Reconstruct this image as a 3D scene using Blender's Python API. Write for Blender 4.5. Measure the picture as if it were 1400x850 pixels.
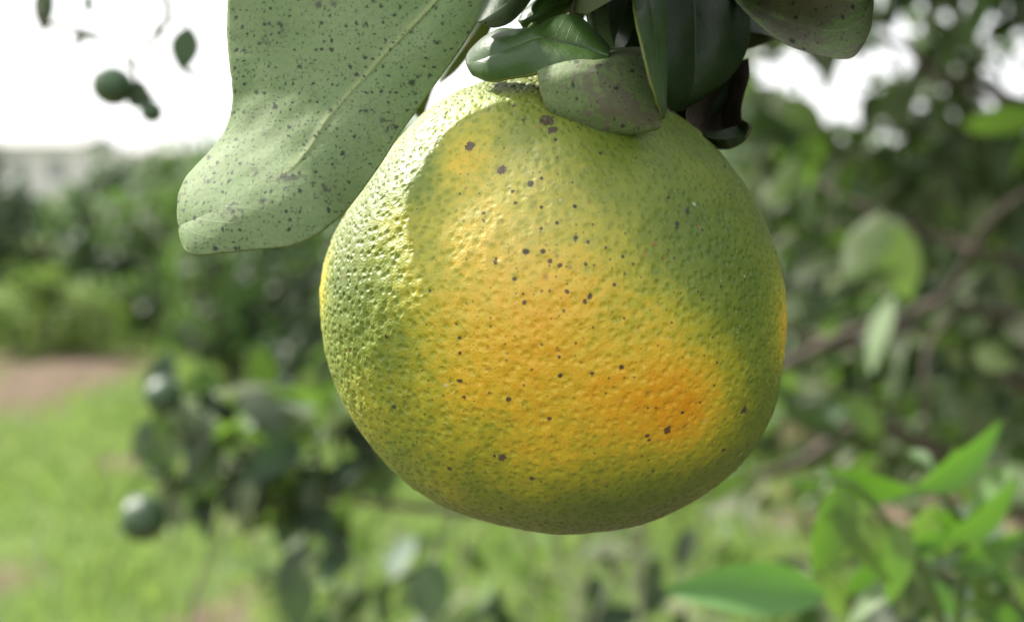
import bpy, math, random
import numpy as np
from mathutils import Vector, Matrix, noise as mnoise

# ------------------------------------------------------------------ camera, sky, sun, exposure
scene = bpy.context.scene
for o in list(bpy.data.objects):
    bpy.data.objects.remove(o)
col = scene.collection
R = math.radians
random.seed(7)
rng = np.random.default_rng(11)

CAM = Vector((0.0, 0.0, 1.25))
PITCH = R(5.4)
LENS = 50.0
F = LENS / 36.0 * 1400.0          # focal length in photo pixels
FWD = Vector((0, math.cos(PITCH), -math.sin(PITCH)))
UP = Vector((0, math.sin(PITCH), math.cos(PITCH)))
cam_d = bpy.data.cameras.new('camera')
cam = bpy.data.objects.new('camera', cam_d)
col.objects.link(cam)
cam.location = CAM
cam.rotation_euler = (math.pi / 2 - PITCH, 0, 0)
cam_d.lens = LENS
cam_d.sensor_width = 36.0
cam_d.clip_start = 0.01
cam_d.clip_end = 5000
cam_d.dof.use_dof = True
cam_d.dof.focus_distance = 0.247
cam_d.dof.aperture_fstop = 12.5
cam_d.dof.aperture_blades = 0
scene.camera = cam

SUN = Vector((-0.60, 0.40, 0.69)).normalized()       # direction towards the sun
sun_d = bpy.data.lights.new('sun', 'SUN')
sun_d.energy = 4.8
sun_d.angle = R(4.0)
sun_d.color = (1.0, 0.95, 0.87)
sun = bpy.data.objects.new('sun', sun_d)
col.objects.link(sun)
sun.rotation_euler = SUN.to_track_quat('Z', 'Y').to_euler()

world = bpy.data.worlds.new('World')
scene.world = world
world.use_nodes = True
wn, wl = world.node_tree.nodes, world.node_tree.links
wn.clear()
w_out = wn.new('ShaderNodeOutputWorld')
w_bg = wn.new('ShaderNodeBackground')
w_sky = wn.new('ShaderNodeTexSky')
w_sky.sky_type = 'NISHITA'
w_sky.sun_disc = False
w_sky.sun_elevation = math.asin(SUN.z)
w_sky.sun_rotation = math.atan2(SUN.x, SUN.y)
w_sky.air_density = 1.0
w_sky.dust_density = 4.0
w_sky.ozone_density = 1.0
w_mix = wn.new('ShaderNodeMixRGB')                    # bright thin cloud over the sky
w_mix.inputs[0].default_value = 0.8
w_mix.inputs[2].default_value = (7.7, 7.75, 7.9, 1)
wl.new(w_sky.outputs[0], w_mix.inputs[1])
wl.new(w_mix.outputs[0], w_bg.inputs[0])
w_bg.inputs[1].default_value = 0.12
wl.new(w_bg.outputs[0], w_out.inputs[0])

scene.view_settings.view_transform = 'Standard'
scene.view_settings.look = 'None'
scene.view_settings.gamma = 1.0
scene.view_settings.use_curve_mapping = False
scene.view_settings.exposure = 1.1
scene.cycles.use_denoising = True
scene.cycles.max_bounces = 8
scene.cycles.transmission_bounces = 4
scene.cycles.diffuse_bounces = 4
scene.cycles.glossy_bounces = 3
scene.cycles.sample_clamp_indirect = 6


def P(px, py, d):
    """world point seen at photo pixel (px, py), d metres away along the view axis"""
    return CAM + FWD * d + Vector((1, 0, 0)) * ((px - 700.0) / F * d) + UP * (-(py - 425.0) / F * d)


def ground_at(px, py):
    v = FWD + Vector((1, 0, 0)) * ((px - 700.0) / F) + UP * (-(py - 425.0) / F)
    t = -CAM.z / v.z
    return CAM + v * t


# ------------------------------------------------------------------ helpers
def mesh_np(name, V, faces, mats=(), smooth=True, fmat=None, uvs=None, attrs=None):
    """V (n,3); faces: (m,k) int array or list of arrays with different k"""
    me = bpy.data.meshes.new(name)
    V = np.asarray(V, dtype=np.float32)
    if isinstance(faces, np.ndarray):
        faces = [faces]
    faces = [np.asarray(f, dtype=np.int32) for f in faces if len(f)]
    nl = sum(f.size for f in faces)
    nf = sum(len(f) for f in faces)
    me.vertices.add(len(V))
    me.vertices.foreach_set('co', V.ravel())
    me.loops.add(nl)
    me.polygons.add(nf)
    lv = np.concatenate([f.ravel() for f in faces])
    tot = np.concatenate([np.full(len(f), f.shape[1], dtype=np.int32) for f in faces])
    start = np.concatenate([[0], np.cumsum(tot)[:-1]]).astype(np.int32)
    me.loops.foreach_set('vertex_index', lv)
    me.polygons.foreach_set('loop_start', start)
    me.polygons.foreach_set('loop_total', tot)
    for m in mats:
        me.materials.append(m)
    if fmat is not None:
        me.polygons.foreach_set('material_index', np.asarray(fmat, dtype=np.int32))
    me.polygons.foreach_set('use_smooth', np.full(nf, smooth, dtype=bool))
    me.update(calc_edges=True)
    if uvs is not None:
        ul = me.uv_layers.new(name='UVMap')
        ul.data.foreach_set('uv', np.asarray(uvs, dtype=np.float32)[lv].ravel())
    for k, a in (attrs or {}).items():
        at = me.attributes.new(k, 'FLOAT', 'POINT')
        at.data.foreach_set('value', np.asarray(a, dtype=np.float32))
    me.validate()
    return me


def obj(name, me, parent=None, loc=None):
    o = bpy.data.objects.new(name, me)
    col.objects.link(o)
    if parent is not None:
        o.parent = parent
    if loc is not None:
        o.location = loc
    return o


def tag(o, label=None, cat=None, group=None, kind=None):
    if label: o['label'] = label
    if cat: o['category'] = cat
    if group: o['group'] = group
    if kind: o['kind'] = kind
    return o


def thing(name, loc, label, cat, group=None):
    o = bpy.data.objects.new(name, None)
    o.empty_display_size = 0.02
    col.objects.link(o)
    o.location = loc
    return tag(o, label, cat, group)


def catmull(pts, n):
    """pts (k,d) -> (n,d) smooth curve through the points"""
    p = np.asarray(pts, dtype=float)
    k = len(p)
    pe = np.vstack([2 * p[0] - p[1], p, 2 * p[-1] - p[-2]])
    t = np.linspace(0, k - 1, n)
    i = np.minimum(t.astype(int), k - 2)
    f = (t - i)[:, None]
    a, b, c, d = pe[i], pe[i + 1], pe[i + 2], pe[i + 3]
    return 0.5 * (2 * b + (c - a) * f + (2 * a - 5 * b + 4 * c - d) * f ** 2 + (3 * b - a - 3 * c + d) * f ** 3)


def tube_np(pts, radii, sides=8, n=None, bump=0.0):
    pts = np.asarray([tuple(p) for p in pts], dtype=float)
    radii = np.asarray(radii, dtype=float)
    if n is None:
        n = max(6, 5 * len(pts))
    C = catmull(pts, n)
    rr = np.interp(np.linspace(0, len(pts) - 1, n), np.arange(len(pts)), np.interp(np.linspace(0, 1, len(pts)), np.linspace(0, 1, len(radii)), radii))
    T = np.gradient(C, axis=0)
    T /= np.linalg.norm(T, axis=1)[:, None] + 1e-12
    ref = np.array([0.31, 0.17, 0.93])
    V = []
    for i in range(n):
        a = np.cross(T[i], ref); a /= np.linalg.norm(a) + 1e-12
        b = np.cross(T[i], a)
        for s in range(sides):
            an = 2 * math.pi * s / sides
            r = rr[i]
            if bump:
                r *= 1 + bump * mnoise.noise(Vector((C[i][0] * 60 + 3 * math.cos(an), C[i][1] * 60 + 3 * math.sin(an), C[i][2] * 60)))
            V.append(C[i] + r * (math.cos(an) * a + math.sin(an) * b))
    V = np.array(V)
    q = []
    for i in range(n - 1):
        for s in range(sides):
            s2 = (s + 1) % sides
            q.append((i * sides + s, i * sides + s2, (i + 1) * sides + s2, (i + 1) * sides + s))
    V = np.vstack([V, C[0], C[-1]])
    t = [(len(V) - 2, (s + 1) % sides, s) for s in range(sides)] + \
        [(len(V) - 1, (n - 1) * sides + s, (n - 1) * sides + (s + 1) % sides) for s in range(sides)]
    return V, np.array(q), np.array(t)


def tube(name, pts, radii, mat, parent=None, sides=8, n=None, bump=0.0):
    org = Vector(parent.matrix_world.translation) if False else (parent.location if parent else Vector((0, 0, 0)))
    V, q, t = tube_np(pts, radii, sides, n, bump)
    V = V - np.array(org)
    return obj(name, mesh_np(name, V, [q, t], [mat]), parent)


# ------------------------------------------------------------------ node helpers
class NT:
    def __init__(self, name):
        self.m = bpy.data.materials.new(name)
        self.m.use_nodes = True
        self.n = self.m.node_tree.nodes
        self.l = self.m.node_tree.links
        self.n.clear()
        self.out = self.n.new('ShaderNodeOutputMaterial')

    def new(self, t, **kw):
        x = self.n.new('ShaderNode' + t)
        for k, v in kw.items():
            setattr(x, k, v)
        return x

    def link(self, a, b):
        self.l.new(a, b)

    def put(self, sock, v):
        if isinstance(v, bpy.types.NodeSocket):
            self.l.new(v, sock)
        else:
            if isinstance(v, tuple) and len(v) == 3 and sock.type == 'RGBA':
                v = (*v, 1)
            sock.default_value = v

    def math(self, op, a, b=0.0, c=0.0, clamp=False):
        x = self.new('Math', operation=op, use_clamp=clamp)
        self.put(x.inputs[0], a); self.put(x.inputs[1], b); self.put(x.inputs[2], c)
        return x.outputs[0]

    def mix(self, f, a, b, mode='MIX'):
        x = self.new('MixRGB', blend_type=mode)
        self.put(x.inputs[0], f); self.put(x.inputs[1], a); self.put(x.inputs[2], b)
        return x.outputs[0]

    def step(self, v, lo, hi, a=0.0, b=1.0):
        x = self.new('MapRange', interpolation_type='SMOOTHSTEP')
        self.put(x.inputs[0], v); self.put(x.inputs[1], lo); self.put(x.inputs[2], hi)
        self.put(x.inputs[3], a); self.put(x.inputs[4], b)
        return x.outputs[0]

    def noise(self, vec, scale, detail=3.0, rough=0.55, dist=0.0):
        x = self.new('TexNoise')
        self.put(x.inputs['Vector'], vec)
        x.inputs['Scale'].default_value = scale
        x.inputs['Detail'].default_value = detail
        x.inputs['Roughness'].default_value = rough
        x.inputs['Distortion'].default_value = dist
        return x.outputs['Fac']

    def vor(self, vec, scale, feature='F1', rnd=1.0, dim='2D'):
        x = self.new('TexVoronoi', feature=feature, voronoi_dimensions=dim)
        self.put(x.inputs['Vector'], vec)
        x.inputs['Scale'].default_value = scale
        x.inputs['Randomness'].default_value = rnd
        return x

    def ramp(self, v, stops):
        x = self.new('ValToRGB')
        e = x.color_ramp.elements
        while len(e) < len(stops):
            e.new(0.5)
        for i, (p, c) in enumerate(stops):
            e[i].position = p
            e[i].color = (*c, 1)
        self.put(x.inputs[0], v)
        return x.outputs[0]

    def attr(self, name):
        x = self.new('Attribute')
        x.attribute_name = name
        return x.outputs['Fac']

    def specks(self, vec, scale, rad, keep, soft=0.35):
        """scattered round dots: rad = radius in cell units, keep = share (0..1, socket or float) of the cells with a dot"""
        v = self.vor(vec, scale)
        sep = self.new('SeparateColor')
        self.link(v.outputs['Color'], sep.inputs[0])
        rr = self.math('MULTIPLY', self.math('ADD', self.math('MULTIPLY', sep.outputs[1], sep.outputs[1]), 0.25), rad)
        d = self.step(v.outputs['Distance'], self.math('MULTIPLY', rr, 1 - soft), self.math('MULTIPLY', rr, 1 + soft), 1.0, 0.0)
        k = self.math('LESS_THAN', sep.outputs[0], keep)
        return self.math('MULTIPLY', d, k)


def leaf_shader(T, color, trans_col, trans, rough, bump_h=None, bump_d=0.0002, spec=0.5):
    bs = T.new('BsdfPrincipled')
    T.put(bs.inputs['Base Color'], color)
    T.put(bs.inputs['Roughness'], rough)
    bs.inputs['Specular IOR Level'].default_value = spec
    tr = T.new('BsdfTranslucent')
    T.put(tr.inputs['Color'], trans_col)
    mx = T.new('MixShader')
    mx.inputs[0].default_value = trans
    T.link(bs.outputs[0], mx.inputs[1])
    T.link(tr.outputs[0], mx.inputs[2])
    if bump_h is not None:
        b = T.new('Bump')
        b.inputs['Strength'].default_value = 1.0
        b.inputs['Distance'].default_value = bump_d
        T.put(b.inputs['Height'], bump_h)
        T.link(b.outputs[0], bs.inputs['Normal'])
    T.link(mx.outputs[0], T.out.inputs[0])


def leaf_mat(name, top, under, trans_col, trans=0.35, rough=0.38, var=0.35, spec=0.25):
    """two-sided leaf for the foliage: glossy face, paler matt underside, every leaf a little different"""
    T = NT(name)
    g = T.new('NewGeometry')
    oi = T.new('ObjectInfo')
    rnd = T.math('FRACT', T.math('ADD', g.outputs['Random Per Island'], oi.outputs['Random']))
    side = T.mix(g.outputs['Backfacing'], top, under)
    hs = T.new('HueSaturation')
    T.put(hs.inputs['Hue'], T.step(rnd, 0, 1, 0.5 - 0.035 * var / 0.35, 0.5 + 0.012))
    T.put(hs.inputs['Value'], T.math('ADD', T.math('MULTIPLY', T.math('FRACT', T.math('MULTIPLY', rnd, 7.31)), 2 * var), 1 - var))
    T.put(hs.inputs['Color'], side)
    ro = T.math('ADD', T.math('MULTIPLY', g.outputs['Backfacing'], 0.25), rough)
    leaf_shader(T, hs.outputs[0], trans_col, trans, ro, spec=spec)
    return T.m


def hero_leaf_mat(name, base, base2, trans_col, trans=0.4, rough=0.5, speck=0.0, soot=0.0, soot_col=(0.16, 0.13, 0.11),
                  speck_col=(0.028, 0.026, 0.03), vein=0.0, vein_col=(0.33, 0.40, 0.16), edge_col=None, spec=0.5, grain=0.22):
    T = NT(name)
    tc = T.new('TexCoord')
    ob = tc.outputs['Object']
    uv = T.new('SeparateXYZ')
    T.link(tc.outputs['UV'], uv.inputs[0])
    u, v = uv.outputs[0], uv.outputs[1]
    av = T.math('ABSOLUTE', T.math('SUBTRACT', v, 0.5))          # 0 midrib .. 0.5 edge
    n1 = T.noise(ob, 60, 4)
    c = T.mix(T.step(n1, 0.3, 0.7), base, base2)
    fine = T.noise(ob, 1400, 2)
    c = T.mix(T.step(fine, 0.25, 0.75, 0.0, grain), c, tuple(x * 0.6 for x in base))
    # lateral veins
    ph = T.math('ADD', T.math('MULTIPLY', u, 13.0), T.math('ADD', T.math('MULTIPLY', av, -5.0), T.math('MULTIPLY', T.noise(ob, 45, 1), 1.2)))
    w = T.math('ABSOLUTE', T.math('SUBTRACT', T.math('FRACT', ph), 0.5))
    vl = T.step(w, 0.0, 0.09, 1.0, 0.0)
    mid = T.math('MULTIPLY', T.step(av, 0.004, 0.016, 1.0, 0.0), T.step(u, 0.20, 0.36))
    if vein:
        c = T.mix(T.math('MULTIPLY', vl, 0.07 * vein), c, vein_col)
        c = T.mix(T.math('MULTIPLY', mid, 0.75 * vein), c, vein_col)
    if edge_col:
        c = T.mix(T.step(av, 0.478, 0.499, 0.0, 0.75), c, edge_col)
    if soot:
        s = T.noise(ob, 95, 6, 0.62, 0.6)
        s2 = T.noise(ob, 900, 3, 0.6)
        sm = T.step(T.math('ADD', s, T.math('MULTIPLY', T.math('SUBTRACT', s2, 0.5), 0.45)), 0.66 - 0.22 * soot, 0.80 - 0.22 * soot)
        c = T.mix(T.math('MULTIPLY', sm, 0.8), c, soot_col)
    if speck:
        sx = T.new('SeparateXYZ'); T.link(ob, sx.inputs[0])
        cx = T.new('CombineXYZ'); T.link(sx.outputs[0], cx.inputs[0]); T.link(sx.outputs[2], cx.inputs[1])
        wv = T.new('VectorMath', operation='ADD')
        nv = T.new('TexNoise'); nv.inputs['Scale'].default_value = 1500
        T.link(ob, nv.inputs['Vector'])
        sc_ = T.new('VectorMath', operation='SCALE'); sc_.inputs['Scale'].default_value = 0.0011
        T.link(nv.outputs['Color'], sc_.inputs[0])
        T.link(cx.outputs[0], wv.inputs[0]); T.link(sc_.outputs[0], wv.inputs[1])
        d1 = T.specks(wv.outputs[0], 640, 0.19, T.step(T.noise(ob, 70, 2), 0.3, 0.7, 0.35 * speck, 0.85 * speck))
        d2 = T.specks(wv.outputs[0], 1350, 0.25, 0.70 * speck)
        cl = T.noise(ob, 130, 3)
        d3 = T.specks(wv.outputs[0], 250, 0.13, T.step(cl, 0.42, 0.60, 0.02, 0.62 * speck), 0.7)
        d = T.math('MAXIMUM', T.math('MULTIPLY', d1, 0.85), T.math('MAXIMUM', T.math('MULTIPLY', d2, 0.6), T.math('MULTIPLY', d3, 0.9)))
        c = T.mix(d, c, speck_col)
    h = T.math('ADD', T.math('MULTIPLY', vl, 0.10 * vein), T.math('ADD', T.math('MULTIPLY', T.noise(ob, 700, 3), 0.5), T.math('MULTIPLY', n1, 1.5)))
    leaf_shader(T, c, trans_col, trans, rough, h, 0.00022, spec)
    return T.m


# ------------------------------------------------------------------ materials
def bark_mat(name, a, b, scale=90):
    T = NT(name)
    tc = T.new('TexCoord')
    n = T.noise(tc.outputs['Object'], scale, 6, 0.65)
    n2 = T.noise(tc.outputs['Object'], scale * 5, 3)
    c = T.ramp(T.math('ADD', T.math('MULTIPLY', n, 0.75), T.math('MULTIPLY', n2, 0.25)), [(0.3, a), (0.68, b)])
    bs = T.new('BsdfPrincipled')
    T.put(bs.inputs['Base Color'], c)
    bs.inputs['Roughness'].default_value = 0.85
    bp = T.new('Bump'); bp.inputs['Distance'].default_value = 0.4 / scale
    T.link(n, bp.inputs['Height']); T.link(bp.outputs[0], bs.inputs['Normal'])
    T.link(bs.outputs[0], T.out.inputs[0])
    return T.m


M_BARK = bark_mat('bark', (0.055, 0.042, 0.034), (0.20, 0.16, 0.125), 70)
M_TWIG = bark_mat('twig_bark', (0.07, 0.085, 0.04), (0.20, 0.19, 0.12), 500)
M_STEM = bark_mat('green_stem', (0.06, 0.12, 0.03), (0.16, 0.24, 0.07), 400)
M_LEAF = leaf_mat('citrus_leaf', (0.026, 0.056, 0.018), (0.10, 0.14, 0.070), (0.11, 0.21, 0.03), 0.26, 0.34, 0.5)
M_LEAF_LT = leaf_mat('citrus_leaf_light', (0.055, 0.11, 0.03), (0.15, 0.20, 0.10), (0.18, 0.34, 0.04), 0.34, 0.34, 0.5, 0.35)
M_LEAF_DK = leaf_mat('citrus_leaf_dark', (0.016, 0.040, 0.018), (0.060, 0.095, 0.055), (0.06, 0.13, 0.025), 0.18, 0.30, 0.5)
M_LEAF_NEW = leaf_mat('citrus_leaf_new', (0.045, 0.125, 0.018), (0.10, 0.19, 0.06), (0.12, 0.29, 0.02), 0.34, 0.36, 0.45, 0.3)
M_LEAF_FAR = leaf_mat('orchard_leaf', (0.016, 0.038, 0.018), (0.040, 0.065, 0.038), (0.085, 0.17, 0.035), 0.24, 0.25, 0.7, 0.45)
M_LEAF_SHRUB = leaf_mat('shrub_leaf', (0.08, 0.145, 0.03), (0.12, 0.18, 0.06), (0.24, 0.38, 0.06), 0.36, 0.5, 0.5)
M_GRASS = leaf_mat('grass_blade', (0.095, 0.170, 0.04), (0.105, 0.180, 0.045), (0.30, 0.45, 0.09), 0.42, 0.6, 0.6)


def peel_mat():
    T = NT('citrus_peel')
    tc = T.new('TexCoord')
    ob = tc.outputs['Object']
    ripe = T.attr('ripe')
    dens = T.attr('speck')
    blem = T.attr('blemish')
    rough_a = T.attr('pebble')
    # oil glands: rounded pits
    wob = T.new('TexNoise'); wob.inputs['Scale'].default_value = 260; wob.inputs['Detail'].default_value = 2
    T.link(ob, wob.inputs['Vector'])
    uvp = tc.outputs['UV']
    ws = T.new('VectorMath', operation='SCALE'); ws.inputs['Scale'].default_value = 0.0012
    T.link(wob.outputs['Color'], ws.inputs[0])
    wa = T.new('VectorMath', operation='ADD'); T.link(uvp, wa.inputs[0]); T.link(ws.outputs[0], wa.inputs[1])
    wv = wa.outputs[0]
    vp = T.vor(wv, 500)
    pit = T.step(vp.outputs['Distance'], 0.04, 0.55)             # 0 in the pit, 1 on the pebble
    vs = T.vor(wv, 1350)
    sepc = T.new('SeparateColor'); T.link(vs.outputs['Color'], sepc.inputs[0])
    small = T.step(vs.outputs['Distance'], 0.0, 0.42)
    lump = T.noise(ob, 350, 1.0, 0.45)
    big = T.noise(ob, 70, 2, 0.5)
    # colour
    n1 = T.noise(ob, 75, 4, 0.6)
    n2 = T.noise(ob, 620, 2, 0.5)
    r = T.math('ADD', ripe, T.math('MULTIPLY', T.math('SUBTRACT', n1, 0.5), 0.42))
    r = T.math('ADD', r, T.math('MULTIPLY', T.math('SUBTRACT', n2, 0.5), T.step(ripe, 0.1, 0.5, 0.14, 0.46)))
    r = T.math('ADD', r, T.math('MULTIPLY', T.math('SUBTRACT', pit, 0.7), 0.06))
    c = T.ramp(r, [(0.0, (0.078, 0.128, 0.013)), (0.22, (0.160, 0.202, 0.016)), (0.45, (0.37, 0.335, 0.020)),
                   (0.68, (0.61, 0.395, 0.022)), (1.0, (0.70, 0.305, 0.006))])
    c = T.mix(T.math('MULTIPLY', T.attr('sky_sheen'), T.step(lump, 0.25, 0.7, 0.55, 1.0)), c, (0.62, 0.52, 0.22))  # pale sky sheen of the upper face painted into the peel colour
    # small dark green gland points
    gp = T.math('MULTIPLY', T.step(vs.outputs['Distance'], 0.08, 0.20, 1.0, 0.0), T.math('LESS_THAN', sepc.outputs[0], 0.34))
    c = T.mix(T.math('MULTIPLY', gp, T.step(ripe, 0.1, 0.55, 0.14, 0.45)), c, (0.05, 0.065, 0.012))
    pale = T.specks(uvp, 300, 0.10, 0.03)
    c = T.mix(T.math('MULTIPLY', pale, 0.5), c, (0.62, 0.58, 0.45))
    # rusty flecks and black specks
    ru = T.specks(wv, 520, 0.22, T.math('MULTIPLY', dens, 0.10), 0.6)
    c = T.mix(T.math('MULTIPLY', ru, 0.6), c, (0.26, 0.13, 0.03))
    d1 = T.specks(wv, 360, 0.15, T.math('MULTIPLY', dens, 0.16))
    d0 = T.specks(wv, 190, 0.09, T.math('MULTIPLY', dens, 0.18))
    d2 = T.specks(wv, 700, 0.15, T.math('ADD', T.math('MULTIPLY', dens, 0.22), 0.05))
    dd = T.math('MAXIMUM', T.math('MAXIMUM', d1, d0), T.math('MULTIPLY', d2, 0.8))
    c = T.mix(T.math('MULTIPLY', dd, 0.92), c, (0.030, 0.022, 0.024))
    bl = T.step(T.math('ADD', blem, T.math('MULTIPLY', T.math('SUBTRACT', T.noise(ob, 2200, 3), 0.5), 1.0)), 0.42, 0.60)
    c = T.mix(T.math('MULTIPLY', bl, 0.9), c, T.mix(T.noise(ob, 1600, 2), (0.022, 0.014, 0.017), (0.10, 0.055, 0.05)))
    bs = T.new('BsdfPrincipled')
    T.put(bs.inputs['Base Color'], c)
    T.put(bs.inputs['Roughness'], T.math('ADD', T.math('MULTIPLY', T.noise(ob, 500, 2), 0.14), 0.44))
    bs.inputs['Specular IOR Level'].default_value = 0.45
    bs.inputs['Sheen Weight'].default_value = 0.03
    bs.inputs['Sheen Roughness'].default_value = 0.45
    T.link(bs.outputs[0], T.out.inputs[0])
    # relief
    dent = T.step(vp.outputs['Distance'], 0.02, 0.42)
    h = T.math('ADD', T.math('MULTIPLY', dent, 0.42), T.math('ADD', T.math('MULTIPLY', small, 0.10), T.math('MULTIPLY', lump, 1.25)))
    h = T.math('MULTIPLY', h, rough_a)
    h = T.math('ADD', h, T.math('MULTIPLY', big, 0.8))
    dp = T.new('Displacement')
    dp.inputs['Midlevel'].default_value = 0.8
    dp.inputs['Scale'].default_value = 0.00046
    T.link(h, dp.inputs['Height'])
    T.link(dp.outputs[0], T.out.inputs['Displacement'])
    T.m.displacement_method = 'BOTH'
    return T.m


M_PEEL = peel_mat()


def unripe_mat():
    T = NT('unripe_peel')
    tc = T.new('TexCoord')
    ob = tc.outputs['Object']
    n = T.noise(ob, 120, 3)
    c = T.mix(T.step(n, 0.3, 0.7), (0.030, 0.064, 0.026), (0.055, 0.105, 0.040))
    bs = T.new('BsdfPrincipled')
    T.put(bs.inputs['Base Color'], c)
    bs.inputs['Roughness'].default_value = 0.38
    v = T.vor(ob, 600)
    bp = T.new('Bump'); bp.inputs['Distance'].default_value = 0.0004
    T.link(v.outputs['Distance'], bp.inputs['Height']); T.link(bp.outputs[0], bs.inputs['Normal'])
    T.link(bs.outputs[0], T.out.inputs[0])
    return T.m


M_UNRIPE = unripe_mat()


def simple_mat(name, a, b, scale, rough=0.8, bump=0.0):
    T = NT(name)
    tc = T.new('TexCoord')
    n = T.noise(tc.outputs['Object'], scale, 5, 0.6)
    bs = T.new('BsdfPrincipled')
    T.put(bs.inputs['Base Color'], T.mix(T.step(n, 0.3, 0.7), a, b))
    bs.inputs['Roughness'].default_value = rough
    if bump:
        bp = T.new('Bump'); bp.inputs['Distance'].default_value = bump
        T.link(n, bp.inputs['Height']); T.link(bp.outputs[0], bs.inputs['Normal'])
    T.link(bs.outputs[0], T.out.inputs[0])
    return T.m


# ------------------------------------------------------------------ the ground
soil_spots = []
for (px, py, rx, ry, w) in [(85, 512, 120, 36, 1.0), (30, 490, 120, 22, 0.8), (170, 624, 52, 13, 0.9), (10, 602, 45, 10, 0.6),
                            (470, 665, 40, 10, 0.8), (330, 640, 60, 8, 0.5), (0, 775, 25, 12, 0.6), (1100, 560, 300, 40, 0.9), (1250, 700, 250, 60, 0.9),
                            (760, 735, 120, 8, 0.5), (240, 520, 50, 14, 0.5), (500, 760, 60, 10, 0.5), (640, 800, 60, 10, 0.6), (880, 760, 60, 12, 0.6)]:
    c = ground_at(px, py)
    ex = abs(ground_at(px + rx, py).x - c.x)
    ey = abs(ground_at(px, py - ry).y - c.y)
    soil_spots.append((c.x, c.y, ex, ey, w))


soil_spots.append((0.6, 0.2, 2.6, 2.9, 1.0))  # bare patch added out of view to cut green bounce on the fruit
for k in range(34):
    soil_spots.append((random.uniform(-4, 2.5), random.uniform(3.8, 9.5), random.uniform(0.10, 0.32), random.uniform(0.15, 0.5), random.uniform(0.4, 0.75)))


def soil_amount(x, y):
    s = np.zeros_like(x)
    for (cx, cy, ex, ey, w) in soil_spots:
        s = np.maximum(s, w * np.exp(-(((x - cx) / ex) ** 2 + ((y - cy) / ey) ** 2) * 0.9))
    return s


def ground_h(x, y):
    return 0.03 * np.sin(x * 1.7 + 0.4) * np.cos(y * 1.3) + 0.02 * np.sin(x * 3.9 + y * 2.7)


def ground():
    n = 260
    t = np.linspace(-1, 1, n)
    s = np.sinh(t * 8.0) / math.sinh(8.0)
    X, Y = np.meshgrid(s * 1800, s * 1800 + 7.5)
    x, y = X.ravel(), Y.ravel()
    fade = np.exp(-((x / 40) ** 2 + ((y - 8) / 40) ** 2))
    z = ground_h(x, y) * fade - 0.02
    i = np.arange(n * n).reshape(n, n)
    q = np.stack([i[:-1, :-1].ravel(), i[:-1, 1:].ravel(), i[1:, 1:].ravel(), i[1:, :-1].ravel()], 1)
    T = NT('lawn_and_soil')
    tc = T.new('TexCoord')
    ob = tc.outputs['Object']
    so = T.attr('soil')
    nn = T.noise(ob, 2.2, 6, 0.62)
    g = T.mix(T.step(T.noise(ob, 5.0, 5), 0.35, 0.65), (0.075, 0.125, 0.030), (0.13, 0.18, 0.055))
    e = T.mix(T.step(T.noise(ob, 6.0, 5), 0.3, 0.7), (0.115, 0.083, 0.056), (0.185, 0.140, 0.098))
    f = T.step(T.math('ADD', so, T.math('MULTIPLY', T.math('SUBTRACT', nn, 0.5), 0.9)), 0.35, 0.6)
    bs = T.new('BsdfPrincipled')
    T.put(bs.inputs['Base Color'], T.mix(f, g, e))
    bs.inputs['Roughness'].default_value = 0.95
    bs.inputs['Specular IOR Level'].default_value = 0.15
    bp = T.new('Bump'); bp.inputs['Distance'].default_value = 0.05
    T.link(T.noise(ob, 30, 4), bp.inputs['Height']); T.link(bp.outputs[0], bs.inputs['Normal'])
    T.link(bs.outputs[0], T.out.inputs[0])
    o = obj('ground', mesh_np('ground', np.stack([x, y, z], 1), q, [T.m], attrs={'soil': soil_amount(x, y)}))
    tag(o, 'mown green lawn with bare brown soil patches between orchard rows', 'ground', kind='structure')


ground()


def grass():
    n = 75000
    y = 3.0 + 9.0 * rng.random(n) ** 0.8
    x = (rng.random(n) * 2 - 1) * (0.62 * y + 0.3)
    keep = rng.random(n) > soil_amount(x, y) * 1.25
    x, y = x[keep], y[keep]
    n = len(x)
    tuft = np.array([mnoise.noise(Vector((a * 2.1, b * 2.1, 3.3))) for a, b in zip(x, y)])
    L = (0.035 + 0.05 * rng.random(n)) * (1 + 0.9 * np.clip(tuft, -0.5, 1))
    an = rng.random(n) * 2 * math.pi
    w = 0.003 + 0.004 * rng.random(n)
    lean = 0.25 + 0.7 * rng.random(n)
    la = rng.random(n) * 2 * math.pi
    z = ground_h(x, y) - 0.022
    b = np.stack([x, y, z], 1)
    s = np.stack([np.cos(an), np.sin(an), 0 * an], 1) * w[:, None]
    d = np.stack([np.cos(la) * lean, np.sin(la) * lean, np.ones(n)], 1)
    m = b + d * [0.35, 0.35, 0.6] * L[:, None]
    t = b + d * [1.0, 1.0, 0.92] * L[:, None]
    V = np.stack([b - s, b + s, m - s * 0.8, m + s * 0.8, t], 1).reshape(-1, 3)
    k = np.arange(n) * 5
    q = np.stack([k, k + 1, k + 3, k + 2], 1)
    tr = np.stack([k + 2, k + 3, k + 4], 1)
    o = obj('grass', mesh_np('grass', V, [q, tr], [M_GRASS]))
    tag(o, 'short sunlit green grass covering the open ground', 'grass', kind='stuff')


grass()

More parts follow.
